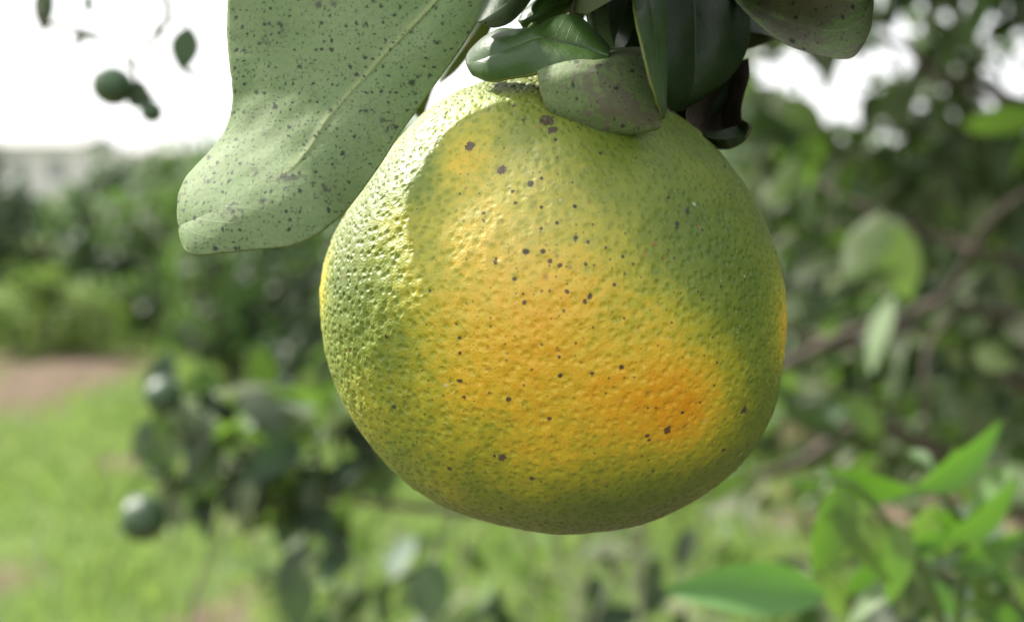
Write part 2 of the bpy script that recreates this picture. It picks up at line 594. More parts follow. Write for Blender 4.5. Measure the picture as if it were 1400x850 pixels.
# ------------------------------------------------------------------ leaves for foliage
def leaf_template(nu=6, width=0.24, fold=0.22, curl=0.25, wave=0.0):
    """leaf along +x (0..1), face +z; returns V, quads"""
    us = np.linspace(0, 1, nu + 1)
    prof = np.sin(math.pi * us ** 0.86) ** 0.8 * width
    prof[0] = 0.012; prof[-1] = 0.004
    zc = -curl * us ** 2
    V = []
    for i, u in enumerate(us):
        wv = wave * math.sin(u * 11)
        V += [(u, prof[i], zc[i] + fold * prof[i] + wv), (u, 0, zc[i]), (u, -prof[i], zc[i] + fold * prof[i] - wv)]
    q = []
    for i in range(nu):
        for s in (0, 1):
            a = i * 3 + s
            q.append((a, a + 1, a + 4, a + 3))
    return np.array(V), np.array(q)[:, ::-1]


TEMPL = [leaf_template(5, 0.25, 0.25, 0.20), leaf_template(5, 0.22, 0.45, 0.35, 0.015), leaf_template(5, 0.27, 0.12, 0.10, 0.02),
         leaf_template(5, 0.24, 0.6, 0.5)]


def rot_frames(axis, nrm):
    """axis (n,3), nrm (n,3) -> rotation matrices with x=axis, z~nrm"""
    x = axis / (np.linalg.norm(axis, axis=1)[:, None] + 1e-9)
    z = nrm - (nrm * x).sum(1)[:, None] * x
    z /= np.linalg.norm(z, axis=1)[:, None] + 1e-9
    y = np.cross(z, x)
    return np.stack([x, y, z], 2)


def leaf_mass(name, pos, axis, nrm, size, mat, parent=None, org=(0, 0, 0)):
    Vs, Qs, off = [], [], 0
    Rm = rot_frames(axis, nrm)
    kind = np.arange(len(pos)) % len(TEMPL)
    for k, (tv, tq) in enumerate(TEMPL):
        sel = np.where(kind == k)[0]
        if not len(sel):
            continue
        v = np.einsum('nij,mj->nmi', Rm[sel], tv) * size[sel][:, None, None] + pos[sel][:, None, :] - np.array(org)
        q = tq[None] + (np.arange(len(sel)) * len(tv))[:, None, None] + off
        Vs.append(v.reshape(-1, 3)); Qs.append(q.reshape(-1, 4))
        off += len(sel) * len(tv)
    return obj(name, mesh_np(name, np.vstack(Vs), np.vstack(Qs), [mat]), parent)


def rand_unit(n):
    v = rng.normal(size=(n, 3))
    return v / np.linalg.norm(v, axis=1)[:, None]


def crown_points(n, cx, cy, cz, rx, ry, rz, clumps=50, spread=0.17, hollow=0.55):
    """leaves gathered in clumps near the outside of an uneven crown"""
    d = rand_unit(clumps)
    rad = hollow + (1 - hollow) * rng.random(clumps) ** 0.6
    rad *= 0.85 + 0.3 * rng.random(clumps)
    cc = d * rad[:, None]
    k = rng.integers(0, clumps, n)
    p = cc[k] + rng.normal(size=(n, 3)) * spread
    out = p / (np.linalg.norm(p, axis=1)[:, None] + 1e-9)
    pos = p * [rx, ry, rz] + [cx, cy, cz]
    return pos, out


def leaf_dirs(out):
    n = len(out)
    axis = out * 0.7 + rand_unit(n) * 0.9 + np.array([0, 0, -0.25])
    nrm = np.array([0, 0, 1.0]) + out * 0.4 + rand_unit(n) * 0.75
    return axis, nrm


# ------------------------------------------------------------------ far orchard trees
def make_tree_meshes(seed, h, w, nleaf, mat, leaf=0.085):
    global rng
    keep = rng
    rng = np.random.default_rng(seed)
    pos, out = crown_points(nleaf, 0, 0, h * 0.56, w, w, h * 0.46, 40, 0.13)
    pos[:, 2] = np.maximum(pos[:, 2], 0.08)
    axis, nrm = leaf_dirs(out)
    size = leaf * (0.7 + 0.6 * rng.random(nleaf))
    c = leaf_mass('crown', pos, axis, nrm, size, mat)
    pts = [(0, 0, -0.05), (0.02, 0.01, h * 0.2), (-0.02, 0.03, h * 0.5), (0.03, 0, h * 0.8)]
    V, q, t = tube_np(pts, [0.06, 0.045, 0.03, 0.012], 8)
    Vs, qs, ts, off = [V], [q], [t], len(V)
    for k in range(7):
        a = 2 * math.pi * k / 7 + rng.random() * 0.6
        z0 = h * (0.2 + 0.3 * rng.random())
        e = (math.cos(a) * w * 0.7, math.sin(a) * w * 0.7, z0 + h * (0.15 + 0.3 * rng.random()))
        m = (e[0] * 0.45, e[1] * 0.45, (z0 + e[2]) / 2 - 0.03)
        V, q, t = tube_np([(0, 0, z0), m, e], [0.03, 0.02, 0.006], 6)
        Vs.append(V); qs.append(q + off); ts.append(t + off); off += len(V)
    tm = mesh_np('trunk', np.vstack(Vs), [np.vstack(qs), np.vstack(ts)], [M_BARK])
    cm = c.data
    bpy.data.objects.remove(c)
    rng = keep
    return tm, cm


M_LEAF_FAR2 = leaf_mat('orchard_leaf_sun_tint', (0.030, 0.066, 0.020), (0.065, 0.10, 0.045), (0.15, 0.29, 0.045), 0.34, 0.28, 0.7, 0.45)  # brighter copy: sunlight on some crowns put into the leaf colour
far_kinds = [make_tree_meshes(31 + k, 1.0, 0.62, 1800, M_LEAF_FAR2 if k in (1, 3) else M_LEAF_FAR, 0.10) for k in range(4)]
ntree = 0


def orchard_tree(px, d, top_py, label, group, wscale=1.0, name='orchard_tree', cat='tree'):
    global ntree
    g = P(px, 425, d)
    top = P(px, top_py, d).z
    h = top + 0.02
    e = thing(name, (g.x, g.y, -0.03), label, cat, group)
    e.scale = (h * wscale, h * wscale, h)
    e.rotation_euler = (0, 0, ntree * 1.9)
    tm, cm = far_kinds[ntree % len(far_kinds)]
    obj('trunk', tm, e)
    obj('crown', cm, e)
    ntree += 1
    return e


for (px, d, ty) in [(-85, 11.5, 206), (60, 14.5, 268), (205, 12.4, 226), (275, 11.0, 214), (345, 12.2, 208), (430, 10.8, 204),
                    (520, 11.4, 190), (610, 12.5, 196), (700, 11.5, 190)]:
    orchard_tree(px, d, ty, 'small rounded citrus tree in the far row beyond the lawn', 'far row of low citrus trees', 0.78)
for (px, d, ty) in [(318, 8.6, 262), (440, 7.6, 226), (560, 7.0, 205)]:
    orchard_tree(px, d, ty, 'citrus tree standing in the lawn in front of the far row', 'citrus trees in front of the far row', 0.62)
for (px, d, ty) in [(200, 22, 226), (330, 24, 212), (520, 22, 205), (265, 26, 216), (430, 27, 208)]:
    orchard_tree(px, d, ty, 'hazy citrus tree in the orchard row behind the low row', 'orchard row behind the low trees', 1.0)
for (px, d, ty) in [(960, 8.0, 190), (1060, 6.6, 175), (1190, 7.4, 200), (1310, 6.4, 185), (1430, 7.0, 170), (880, 9.4, 200)]:
    orchard_tree(px, d, ty, 'taller citrus tree standing behind the branchy tree', 'taller trees behind the branchy tree', 0.62)

# sunlit shrub beside the bare soil
def shrub(px, py, d, w, h, label, n=1500):
    g = P(px, py, d)
    e = thing('shrub', (g.x, g.y, -0.03), label, 'shrub')
    pos, out = crown_points(n, 0, 0, h * 0.5, w, w * 0.7, h * 0.5, 26, 0.2)
    pos[:, 2] = np.abs(pos[:, 2])
    axis, nrm = leaf_dirs(out)
    leaf_mass('foliage', pos, axis, nrm, 0.07 * (0.6 + 0.7 * rng.random(n)), M_LEAF_SHRUB, e)
    for k in range(5):
        a = 1.3 * k
        tube('stem', [Vector(e.location), Vector(e.location) + Vector((0.1 * math.cos(a), 0.1 * math.sin(a), h * 0.5)),
                      Vector(e.location) + Vector((w * 0.6 * math.cos(a), w * 0.5 * math.sin(a), h * 0.85))], [0.012, 0.005], M_BARK, e, 6)


shrub(60, 430, 9.9, 0.46, 0.58, 'pale green sunlit shrub behind the bare soil patch')
shrub(455, 480, 9.6, 0.22, 0.42, 'small yellow-green shrub at the foot of the far row')

# ------------------------------------------------------------------ far buildings and hill
M_WALL = simple_mat('pale_plaster', (0.58, 0.545, 0.51), (0.64, 0.605, 0.57), 0.6, 0.9)
M_ROOF = simple_mat('sheet_roof', (0.33, 0.315, 0.30), (0.38, 0.365, 0.35), 0.8, 0.6)
M_PANE = simple_mat('dark_pane', (0.24, 0.24, 0.24), (0.30, 0.30, 0.30), 2.0, 0.3)


def box_np(x0, x1, y0, y1, z0, z1):
    V = np.array([(x, y, z) for z in (z0, z1) for y in (y0, y1) for x in (x0, x1)], dtype=float)
    q = np.array([(0, 2, 3, 1), (4, 5, 7, 6), (0, 1, 5, 4), (2, 6, 7, 3), (0, 4, 6, 2), (1, 3, 7, 5)])
    return V, q


def building(px0, px1, top_py, d, label, nwin):
    a, b = P(px0, 300, d), P(px1, 300, d)
    h = P(px0, top_py, d).z
    w = b.x - a.x
    e = thing('farm_building', ((a.x + b.x) / 2, a.y, 0), label, 'building')
    V, q = box_np(-w / 2, w / 2, 0, 9, -0.3, h * 0.82)
    obj('wall', mesh_np('wall', V, q, [M_WALL], smooth=False), e)
    o = 0.4
    V = np.array([(-w / 2 - o, -o, h * 0.823), (w / 2 + o, -o, h * 0.823), (w / 2 + o, 9 + o, h * 0.823), (-w / 2 - o, 9 + o, h * 0.823),
                  (-w / 2 - o, 4.5, h), (w / 2 + o, 4.5, h)])
    roof = mesh_np('roof', V, [np.array([(0, 1, 5, 4), (2, 3, 4, 5), (3, 2, 1, 0)]), np.array([(0, 4, 3), (1, 2, 5)])], [M_ROOF], smooth=False)
    obj('roof', roof, e)
    V, q = box_np(-0.6, 0.6, -0.04, 0.06, h * 0.3, h * 0.6)
    pm = mesh_np('window', V, q, [M_PANE], smooth=False)
    for k in range(nwin):
        obj('window', pm, e, (-w / 2 + w * (k + 0.5) / nwin, 0, 0))
    V, q = box_np(-0.5, 0.5, -0.05, 0.05, 0, h * 0.6)
    obj('door', mesh_np('door', V, q, [M_ROOF], smooth=False), e, (w * 0.5 / nwin - w / 2 + w / nwin * 0.5, 0, 0))


building(-160, 106, 183, 85, 'long pale building rising above the far citrus row', 5)
building(128, 240, 199, 110, 'lower pale building beside the long one', 3)


def hill():
    n = 60
    xs = np.linspace(-330, 500, n)
    V, q = [], []
    hh = [34 + 8 * mnoise.noise(Vector((x * 0.006, 2.0, 0))) + 5 * mnoise.noise(Vector((x * 0.03, 7.0, 0))) for x in xs]
    for i, x in enumerate(xs):
        e = math.sin(math.pi * i / (n - 1)) ** 0.4
        for k, (yy, f) in enumerate(((1150, -0.05), (1230, 0.55), (1330, 1.0), (1550, -0.05))):
            V.append((x, yy + 30 * mnoise.noise(Vector((x * 0.02, k, 1))), hh[i] * f * e))
    for i in range(n - 1):
        for k in range(3):
            a = i * 4 + k
            q.append((a, a + 4, a + 5, a + 1))
    m = simple_mat('hazed_hill', (0.16, 0.26, 0.34), (0.20, 0.30, 0.38), 0.03, 0.95)  # blue haze of distance painted into the hill's colour
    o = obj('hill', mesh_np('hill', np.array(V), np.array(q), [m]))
    tag(o, 'low wooded hill tinted with blue haze on the horizon behind the buildings', 'hill', kind='structure')


hill()

# ------------------------------------------------------------------ branchy tree beside the hanging fruit
LEAF_ME = []
LEAF_SETS = {}


def leaf_meshes(mat):
    if mat.name not in LEAF_SETS:
        ms = []
        for (w, fo, cu, wa) in [(0.25, 0.22, 0.18, 0.006), (0.23, 0.5, 0.32, 0.012), (0.27, 0.1, 0.1, 0.012), (0.24, 0.35, 0.5, 0.0), (0.21, 0.3, -0.15, 0.01)]:
            V, q = leaf_template(8, w, fo, cu, wa)
            ms.append(mesh_np('leaf', V, q, [mat]))
        LEAF_SETS[mat.name] = ms
    return LEAF_SETS[mat.name]


nl_count = 0


def put_leaf(parent, base, axis, nrm, size, mat, kind=None, wid=1.0):
    """one leaf as an object of its own; base in world space, parent unrotated"""
    global nl_count
    ms = leaf_meshes(mat)
    me = ms[(nl_count if kind is None else kind) % len(ms)]
    nl_count += 1
    x = Vector(axis).normalized()
    z = Vector(nrm)
    z = (z - x * z.dot(x))
    if z.length < 1e-4:
        z = x.orthogonal()
    z.normalize()
    y = z.cross(x)
    o = obj('leaf', me, parent)
    m = Matrix((x * size, y * size * wid, z * size)).transposed().to_4x4()
    m.translation = Vector(base) - parent.location
    o.matrix_local = m
    return o


def leaf2(parent, b, t, mat, roll=0.0, wid=1.0, kind=0, face=1):
    """leaf from base (px,py,d) to tip (px,py,d), face turned to the viewer side then rolled"""
    B, Tp = P(*b), P(*t)
    ax = Tp - B
    view = (CAM - (B + Tp) / 2).normalized() * face
    n = (view - ax.normalized() * view.dot(ax.normalized())).normalized()
    n = Matrix.Rotation(roll, 3, ax.normalized()) @ n
    return put_leaf(parent, B, ax, n, ax.length, mat, kind, wid)


def twig_leaves(parent, pts, n, mat, size, t0=0.15, spread=1.0, up=0.6):
    C = catmull([tuple(p) for p in pts], 60)
    for k in range(n):
        t = t0 + (1 - t0) * (k + random.random() * 0.6) / n
        i = min(58, int(t * 59))
        tan = Vector(C[i + 1] - C[i]).normalized()
        side = Vector((random.gauss(0, 1), random.gauss(0, 1), random.gauss(0, 0.8))).normalized()
        side = (side - tan * side.dot(tan)).normalized()
        ax = tan * (0.3 + 0.5 * random.random()) + side * spread + Vector((0, 0, -0.3 * random.random()))
        nr = Vector((0, 0, up)) + Vector((random.gauss(0, .5), random.gauss(0, .5), random.gauss(0, .4)))
        put_leaf(parent, C[i], ax, nr, size * (0.7 + 0.55 * random.random()), mat)


TR = Vector((1.22, 2.35, -0.03))
tree = thing('citrus_tree', TR, 'branchy dark-leaved citrus tree with brown limbs beside the hanging fruit', 'tree')
tube('trunk', [TR, TR + Vector((-0.03, 0.02, 0.35)), TR + Vector((0.02, -0.03, 0.8)), TR + Vector((-0.02, 0.0, 1.3)), TR + Vector((0.05, 0.05, 1.9))],
     [0.075, 0.06, 0.055, 0.04, 0.015], M_BARK, tree, 12, 30, 0.12)
limbs = [
    ([TR + Vector((0, 0, 0.95)), P(1345, 424, 1.75), P(1240, 432, 1.62), P(1150, 462, 1.55), P(1065, 502, 1.5), P(960, 545, 1.5)], [0.020, 0.008, 0.0065, 0.0075, 0.0065, 0.004]),
    ([TR + Vector((0, 0, 1.0)), P(1400, 362, 1.9), P(1300, 330, 1.9), P(1195, 288, 1.9), P(1120, 250, 1.95)], [0.016, 0.008, 0.006, 0.005, 0.003]),
    ([TR + Vector((0, 0, 0.7)), P(1300, 470, 2.0), P(1150, 470, 2.0), P(1040, 440, 2.0)], [0.018, 0.009, 0.007, 0.004]),
    ([P(1300, 432, 1.7), P(1268, 480, 1.66), P(1266, 560, 1.64), P(1272, 640, 1.66)], [0.004, 0.0035, 0.003, 0.002]),
    ([P(1240, 432, 1.62), P(1300, 395, 1.58), P(1345, 310, 1.5), P(1420, 250, 1.5)], [0.006, 0.005, 0.004, 0.003]),
    ([TR + Vector((0, 0, 1.3)), P(1330, 120, 2.0), P(1230, 60, 1.9), P(1120, 40, 1.8)], [0.018, 0.008, 0.005, 0.003]),
    ([TR + Vector((0, 0, 1.1)), P(1380, 200, 2.6), P(1250, 180, 2.9), P(1100, 170, 3.0)], [0.018, 0.009, 0.006, 0.003]),
    ([TR + Vector((0, 0, 0.45)), P(1250, 600, 2.2), P(1080, 640, 1.9), P(880, 690, 1.6), P(700, 700, 1.4), P(540, 690, 1.32), P(420, 672, 1.3), P(330, 640, 1.3), P(250, 640, 1.3)],
     [0.024, 0.014, 0.008, 0.006, 0.0045, 0.004, 0.0035, 0.003, 0.0025, 0.002]),
    ([TR + Vector((0, 0, 0.35)), P(1330, 800, 2.0), P(1200, 830, 1.8), P(1090, 760, 1.7)], [0.02, 0.012, 0.008, 0.004]),
    # overhead limb that carries the hanging sprays
    ([TR + Vector((0, 0, 1.45)), Vector((0.8, 1.5, 1.72)), Vector((0.42, 0.85, 1.70)), Vector((0.12, 0.58, 1.62)), Vector((-0.12, 0.56, 1.56)), Vector((-0.4, 0.7, 1.55))],
     [0.032, 0.024, 0.018, 0.013, 0.009, 0.004]),
]
for pts, rad in limbs:
    tube('limb', pts, rad, M_BARK, tree, 8, None, 0.15)

# leaves one can pick apart
def pix(v):
    d = Vector(v) - CAM
    z = d.dot(FWD)
    return 700 + d.x / z * F, 425 - d.dot(UP) / z * F, z


def sky_gap(px, py):
    for (cx, cy, cr) in ((1150, 105, 42), (1232, 60, 40), (1185, 165, 34), (1372, 120, 40), (1342, 185, 18), (1090, 60, 16), (1392, 268, 14), (1262, 128, 16), (1340, 25, 16)):
        if (px - cx) ** 2 + (py - cy) ** 2 < (cr * 1.15) ** 2:
            return True
    return False


count = 0
tries = 0
while count < 285 and tries < 5000:
    tries += 1
    d = 1.45 + 1.5 * random.random() ** 0.8
    px = 915 + 560 * random.random() ** 0.85
    py = -40 + 900 * random.random()
    # keep gaps of sky towards the top
    gap = mnoise.noise(Vector((px * 0.008, py * 0.011, 4.2)))
    if py < 280 and gap < (-0.10 if py < 180 else -0.2):
        continue
    if sky_gap(px, py):
        continue
    if px < 1010 and py > 560 and random.random() < 0.6:
        continue
    if px < 980 and py > 640:
        continue
    b = P(px, py, d)
    out = (b - Vector((1.2, 2.3, 1.1))).normalized()
    ax = out * 0.5 + Vector((random.gauss(0, .8), random.gauss(0, .8), random.gauss(-0.35, .6)))
    nr = Vector((random.gauss(0, .55), random.gauss(0, .55), 0.9))
    put_leaf(tree, b, ax, nr, 0.075 * (0.65 + 0.6 * random.random()), random.choice((M_LEAF, M_LEAF_LT, M_LEAF_LT, M_LEAF_DK)))
    count += 1
# a few leaves that stand out: pale undersides, bright young ones
leaf2(tree, (1205, 288, 1.2), (1160, 395, 1.18), M_LEAF_LT, 0.5, 1.0, 2, -1)
leaf2(tree, (1210, 300, 1.2), (1250, 412, 1.2), M_LEAF_LT, -0.3, 1.05, 0, 1)
leaf2(tree, (1200, 395, 1.2), (1180, 430, 1.18), M_LEAF_LT, 0.3, 0.9, 2, -1)
leaf2(tree, (1090, 215, 1.25), (1058, 295, 1.22), M_LEAF_LT, 0.4, 0.85, 0, -1)
leaf2(tree, (1330, 480, 1.25), (1385, 500, 1.2), M_LEAF_NEW, 0.2, 0.8, 2, 1)

n = 2600
pos, out = crown_points(n, 1.45, 2.75, 1.05, 1.05, 0.95, 1.05, 60, 0.17, 0.45)
q = np.array([pix(p) for p in pos])
gapn = np.array([mnoise.noise(Vector((a * 0.008, b * 0.011, 4.2))) for a, b in q[:, :2]])
keep = (q[:, 2] > 1.5) & ~((q[:, 1] < 270) & (gapn < 0.0)) & (q[:, 0] > 950) & (pos[:, 2] > 0.12) & ~np.array([sky_gap(a, b) for a, b in q[:, :2]])
pos, out = pos[keep], out[keep]
ax, nr = leaf_dirs(out)
tag(leaf_mass('crown', pos, ax, nr, 0.08 * (0.7 + 0.6 * rng.random(len(pos))), M_LEAF, tree, TR), kind='stuff')

# upper outer leaves, with gaps of sky between them
n = 2600
pp = np.stack([1000 + 480 * rng.random(n), -70 + 370 * rng.random(n), 2.1 + 1.8 * rng.random(n)], 1)
gapn = np.array([mnoise.noise(Vector((a * 0.013, b * 0.016, 9.1))) + 0.35 * mnoise.noise(Vector((a * 0.035, b * 0.035, 2.1))) for a, b in pp[:, :2]])
pp = pp[gapn > -0.10 - 0.0016 * np.clip(pp[:, 1] - 120, 0, 300)]
pp = pp[~np.array([sky_gap(a, b) for a, b in pp[:, :2]])]
pos = np.array([tuple(P(*p)) for p in pp])
out = pos - np.array([1.3, 2.9, 1.3]); out /= np.linalg.norm(out, axis=1)[:, None]
ax, nr = leaf_dirs(out)
tag(leaf_mass('outer_foliage', pos, ax, nr, 0.075 * (0.6 + 0.6 * rng.random(len(pos))), M_LEAF, tree, TR), kind='stuff')

# unseen foliage added beside the camera to darken the fruit's right edge
n = 7000
pos, out = crown_points(n, 1.35, 0.55, 1.25, 0.85, 1.35, 1.25, 110, 0.16, 0.25)
q = np.array([pix(p) for p in pos])
keep = (pos[:, 0] > 0.42) & ((q[:, 2] < 0.05) | (q[:, 0] > 1470)) & (pos[:, 2] > 0.15)
pos, out = pos[keep], out[keep]
ax, nr = leaf_dirs(out)
tag(leaf_mass('added_crown_side', pos, ax, nr, 0.09 * (0.7 + 0.6 * rng.random(len(pos))), M_LEAF_DK, tree, TR), kind='stuff')

# unseen dense foliage added over the view to darken the tree below
n = 5200
pos, out = crown_points(n, 1.15, 2.2, 2.25, 1.5, 1.35, 0.62, 90, 0.16, 0.1)
q = np.array([pix(p) for p in pos])
keep = (q[:, 1] < -70) & (q[:, 2] > 0.7)
pos, out = pos[keep], out[keep]
ax, nr = leaf_dirs(out)
tag(leaf_mass('added_crown_top', pos, ax, nr, 0.09 * (0.7 + 0.6 * rng.random(len(pos))), M_LEAF_DK, tree, TR), kind='stuff')

# ------------------------------------------------------------------ bright young shoot low down
S0 = P(1300, 900, 0.602)
shoot = thing('young_shoot', S0, 'bright green young shoot of glossy new leaves below the tree limbs', 'shoot')
tube('stem', [P(1330, 1010, 0.630), S0, P(1262, 780, 0.560), P(1215, 715, 0.546), P(1160, 660, 0.539), P(1080, 655, 0.532)], [0.003, 0.0026, 0.002, 0.0016, 0.0012, 0.0008], M_STEM, shoot)
tube('stem', [S0, P(1320, 740, 0.588), P(1290, 680, 0.574), P(1275, 640, 0.574)], [0.0025, 0.002, 0.0015, 0.001], M_STEM, shoot)
for (b, t, roll, wid, k, f) in [
        ((1128, 812, 0.532), (903, 796, 0.518), 0.15, 0.75, 1, 1), ((1150, 662, 0.532), (1128, 800, 0.518), -0.5, 1.15, 1, 1), ((1150, 665, 0.539), (1168, 815, 0.525), 0.95, 0.8, 3, 1),
        ((1130, 640, 0.546), (1262, 698, 0.539), 0.6, 0.95, 1, 1), ((1250, 668, 0.560), (1402, 592, 0.546), 0.7, 0.8, 1, 1), ((1222, 712, 0.539), (1245, 828, 0.525), -0.6, 1.05, 3, 1),
        ((1290, 735, 0.560), (1420, 690, 0.546), 0.8, 1.0, 3, 1), ((1300, 775, 0.574), (1430, 735, 0.560), 0.5, 0.9, 1, 1), ((1290, 665, 0.581), (1330, 595, 0.595), 0.4, 0.8, 1, 1),
        ((1075, 655, 0.539), (1130, 668, 0.532), 0.7, 0.7, 1, 1), ((1310, 800, 0.588), (1225, 850, 0.602), 0.5, 1.0, 1, 1), ((1330, 830, 0.588), (1420, 850, 0.588), 0.2, 1.0, 0, 1),
        ((1275, 640, 0.574), (1235, 600, 0.588), 0.4, 0.8, 1, 1)]:
    leaf2(shoot, b, tuple(b[i] + 0.88 * (t[i] - b[i]) for i in range(3)), M_LEAF_NEW, roll, wid * 1.0, k, f)
for (px, py, dx, dy) in [(1180, 700, 40, 50), (1215, 690, 50, -25), (1240, 735, 55, 15), (1205, 760, -35, 45), (1262, 790, 40, 40), (1275, 700, 45, 40), (1330, 690, 40, -40), (1170, 670, -40, -25),
                         (1350, 760, 30, 50), (1385, 800, -50, 30), (1225, 800, -55, 25), (1300, 720, -40, 35), (1340, 640, 45, 20), (1120, 790, -40, 40)]:
    leaf2(shoot, (px + 8, py - 12, 0.60), (px - dx * 0.9, py + dy * 1.1 + 15, 0.60), random.choice((M_LEAF_NEW, M_LEAF_LT)), random.uniform(-0.7, 0.7), 0.95, random.randrange(4))
    leaf2(shoot, (px, py, 0.58), (px + dx * 1.3, py + dy * 1.3, 0.57 + 0.02 * random.random()), random.choice((M_LEAF_NEW, M_LEAF_NEW, M_LEAF_LT)), random.uniform(-0.9, 0.9), 0.85, random.randrange(4))
# dark older leaves behind the shoot
for k in range(16):
    px, py, d = 1090 + 320 * random.random(), 690 + 190 * random.random(), 0.95 + 0.3 * random.random()
    b = P(px, py, d)
    put_leaf(tree, b, Vector((random.gauss(0, 1), random.gauss(0, .8), random.gauss(-.3, .5))), Vector((random.gauss(0, .5), random.gauss(0, .5), 1)), 0.07, M_LEAF_DK)

# ------------------------------------------------------------------ low branch with dark leaves and green fruit
LB = P(470, 680, 1.31)
low = thing('citrus_branch', LB, 'low branch of dark glossy leaves carrying unripe fruit above the lawn', 'branch')
low_paths = [
    [P(470, 682, 1.31), P(400, 640, 1.28), P(330, 590, 1.26), P(265, 550, 1.25)],
    [P(420, 672, 1.30), P(340, 655, 1.24), P(270, 650, 1.22), P(215, 665, 1.2)],
    [P(450, 680, 1.31), P(430, 610, 1.33), P(390, 560, 1.34), P(350, 530, 1.35)],
    [P(480, 682, 1.31), P(460, 600, 1.36), P(470, 550, 1.38)],
]
for p in low_paths:
    tube('twig', p, [0.004, 0.003, 0.0015], M_TWIG, low, 6)
low_paths += [[P(330, 590, 1.26), P(290, 600, 1.2), P(255, 590, 1.18)], [P(400, 640, 1.28), P(360, 610, 1.2), P(300, 640, 1.15)], [P(430, 610, 1.33), P(470, 580, 1.3), P(500, 540, 1.3)]]
for p in low_paths[4:]:
    tube('twig', p, [0.002, 0.0012], M_TWIG, low, 6)
for p, n in zip(low_paths, (13, 12, 12, 9, 9, 9, 8)):
    for m in (M_LEAF, M_LEAF_DK, M_LEAF_LT):
        twig_leaves(low, p, (n + 2) // 3, m, 0.056, 0.05, 1.0, 0.9)
for (b, t, roll, wid, k, f) in [((245, 548, 1.22), (205, 622, 1.2), 0.3, 1.1, 0, 1), ((290, 560, 1.2), (250, 640, 1.18), 0.6, 1.0, 0, 1), ((330, 535, 1.25), (390, 590, 1.22), -0.4, 1.0, 0, 1),
                             ((380, 540, 1.3), (440, 560, 1.3), 0.9, 0.8, 0, 1), ((235, 650, 1.2), (200, 640, 1.2), 0.4, 1.0, 1, 1), ((330, 650, 1.2), (300, 710, 1.2), 0.5, 1.1, 0, 1),
                             ((400, 650, 1.25), (430, 730, 1.22), -0.5, 1.0, 0, 1), ((360, 640, 1.2), (350, 715, 1.2), 0.2, 1.0, 0, 1), ((440, 690, 1.25), (470, 760, 1.2), 0.3, 0.8, 0, 1)]:
    leaf2(low, b, t, M_LEAF_DK, roll, wid, k, f)
for k in range(60):
    a, rr = random.random() * 6.283, random.random() ** 0.6
    b = P(350 + 170 * rr * math.cos(a), 618 + 95 * rr * math.sin(a), 1.15 + 0.3 * random.random())
    put_leaf(low, b, Vector((random.gauss(-0.3, .8), random.gauss(0, .7), random.gauss(-0.25, .55))), Vector((random.gauss(0, .5), random.gauss(-.2, .5), 0.9)), 0.05 + 0.02 * random.random(),
             random.choice((M_LEAF, M_LEAF_DK, M_LEAF_LT, M_LEAF_LT)))
# drooping leaves and thin bare twigs under the ripe fruit
droop = thing('drooping_twig', P(700, 702, 1.38), 'thin drooping twigs with sparse grey-green leaves under the hanging fruit', 'twig')
for (pts, r) in [([P(620, 698, 1.36), P(600, 750, 1.25), P(585, 820, 1.2), P(575, 900, 1.15)], 0.0022), ([P(440, 680, 1.31), P(420, 740, 1.2), P(400, 820, 1.15), P(390, 890, 1.1)], 0.002),
                 ([P(340, 650, 1.28), P(300, 720, 1.3), P(270, 800, 1.32), P(255, 870, 1.35)], 0.002), ([P(880, 700, 1.55), P(850, 760, 1.5), P(820, 830, 1.45), P(800, 900, 1.4)], 0.002),
                 ([P(700, 705, 1.4), P(730, 760, 1.5), P(720, 830, 1.55), P(740, 900, 1.6)], 0.0018), ([P(540, 690, 1.32), P(480, 730, 1.3), P(360, 700, 1.3)], 0.0018)]:
    tube('twig', pts, [r, r * 0.8, r * 0.5], M_TWIG, droop, 6)
for (b, t, roll, wid, k, f) in [((588, 765, 1.15), (590, 860, 1.12), 0.2, 1.15, 0, -1), ((600, 760, 1.2), (550, 800, 1.2), 0.8, 0.9, 1, -1), ((405, 770, 1.1), (410, 870, 1.1), -0.2, 1.0, 0, 1),
                             ((420, 745, 1.15), (370, 815, 1.15), 0.5, 0.9, 0, 1), ((470, 735, 1.2), (455, 765, 1.2), 0.2, 0.8, 1, 1), ((640, 750, 1.4), (665, 785, 1.4), 0.3, 0.9, 2, -1),
                             ((690, 810, 1.3), (650, 850, 1.3), 0.6, 1.0, 0, -1), ((500, 800, 1.3), (470, 860, 1.3), 0.5, 1.0, 3, -1), ((900, 760, 1.3), (880, 830, 1.3), 0.5, 1.0, 0, -1), ((950, 720, 1.5), (920, 780, 1.5), 0.4, 1.0, 0, 1)]:
    leaf2(droop, b, t, M_LEAF_DK if f > 0 else M_LEAF, roll, wid, k, f)


def weed(px, py, d, w, h, n, mat, label):
    g = P(px, py, d)
    base = Vector((g.x, g.y, -0.03))
    e = thing('weed', base, label, 'weed')
    for k in range(7):
        a = 2.4 * k + px
        tp = base + Vector((w * math.cos(a) * (0.5 + 0.5 * random.random()), w * math.sin(a) * 0.7, h * (0.7 + 0.35 * random.random())))
        pts = [base + Vector((0.03 * math.cos(a), 0.03 * math.sin(a), 0)), (base + tp) / 2 + Vector((0, 0, 0.05)), tp]
        tube('stem', pts, [0.004, 0.003, 0.0015], M_TWIG, e, 5)
        twig_leaves(e, pts, n, mat[k % len(mat)], 0.075, 0.25, 1.0, 0.8)


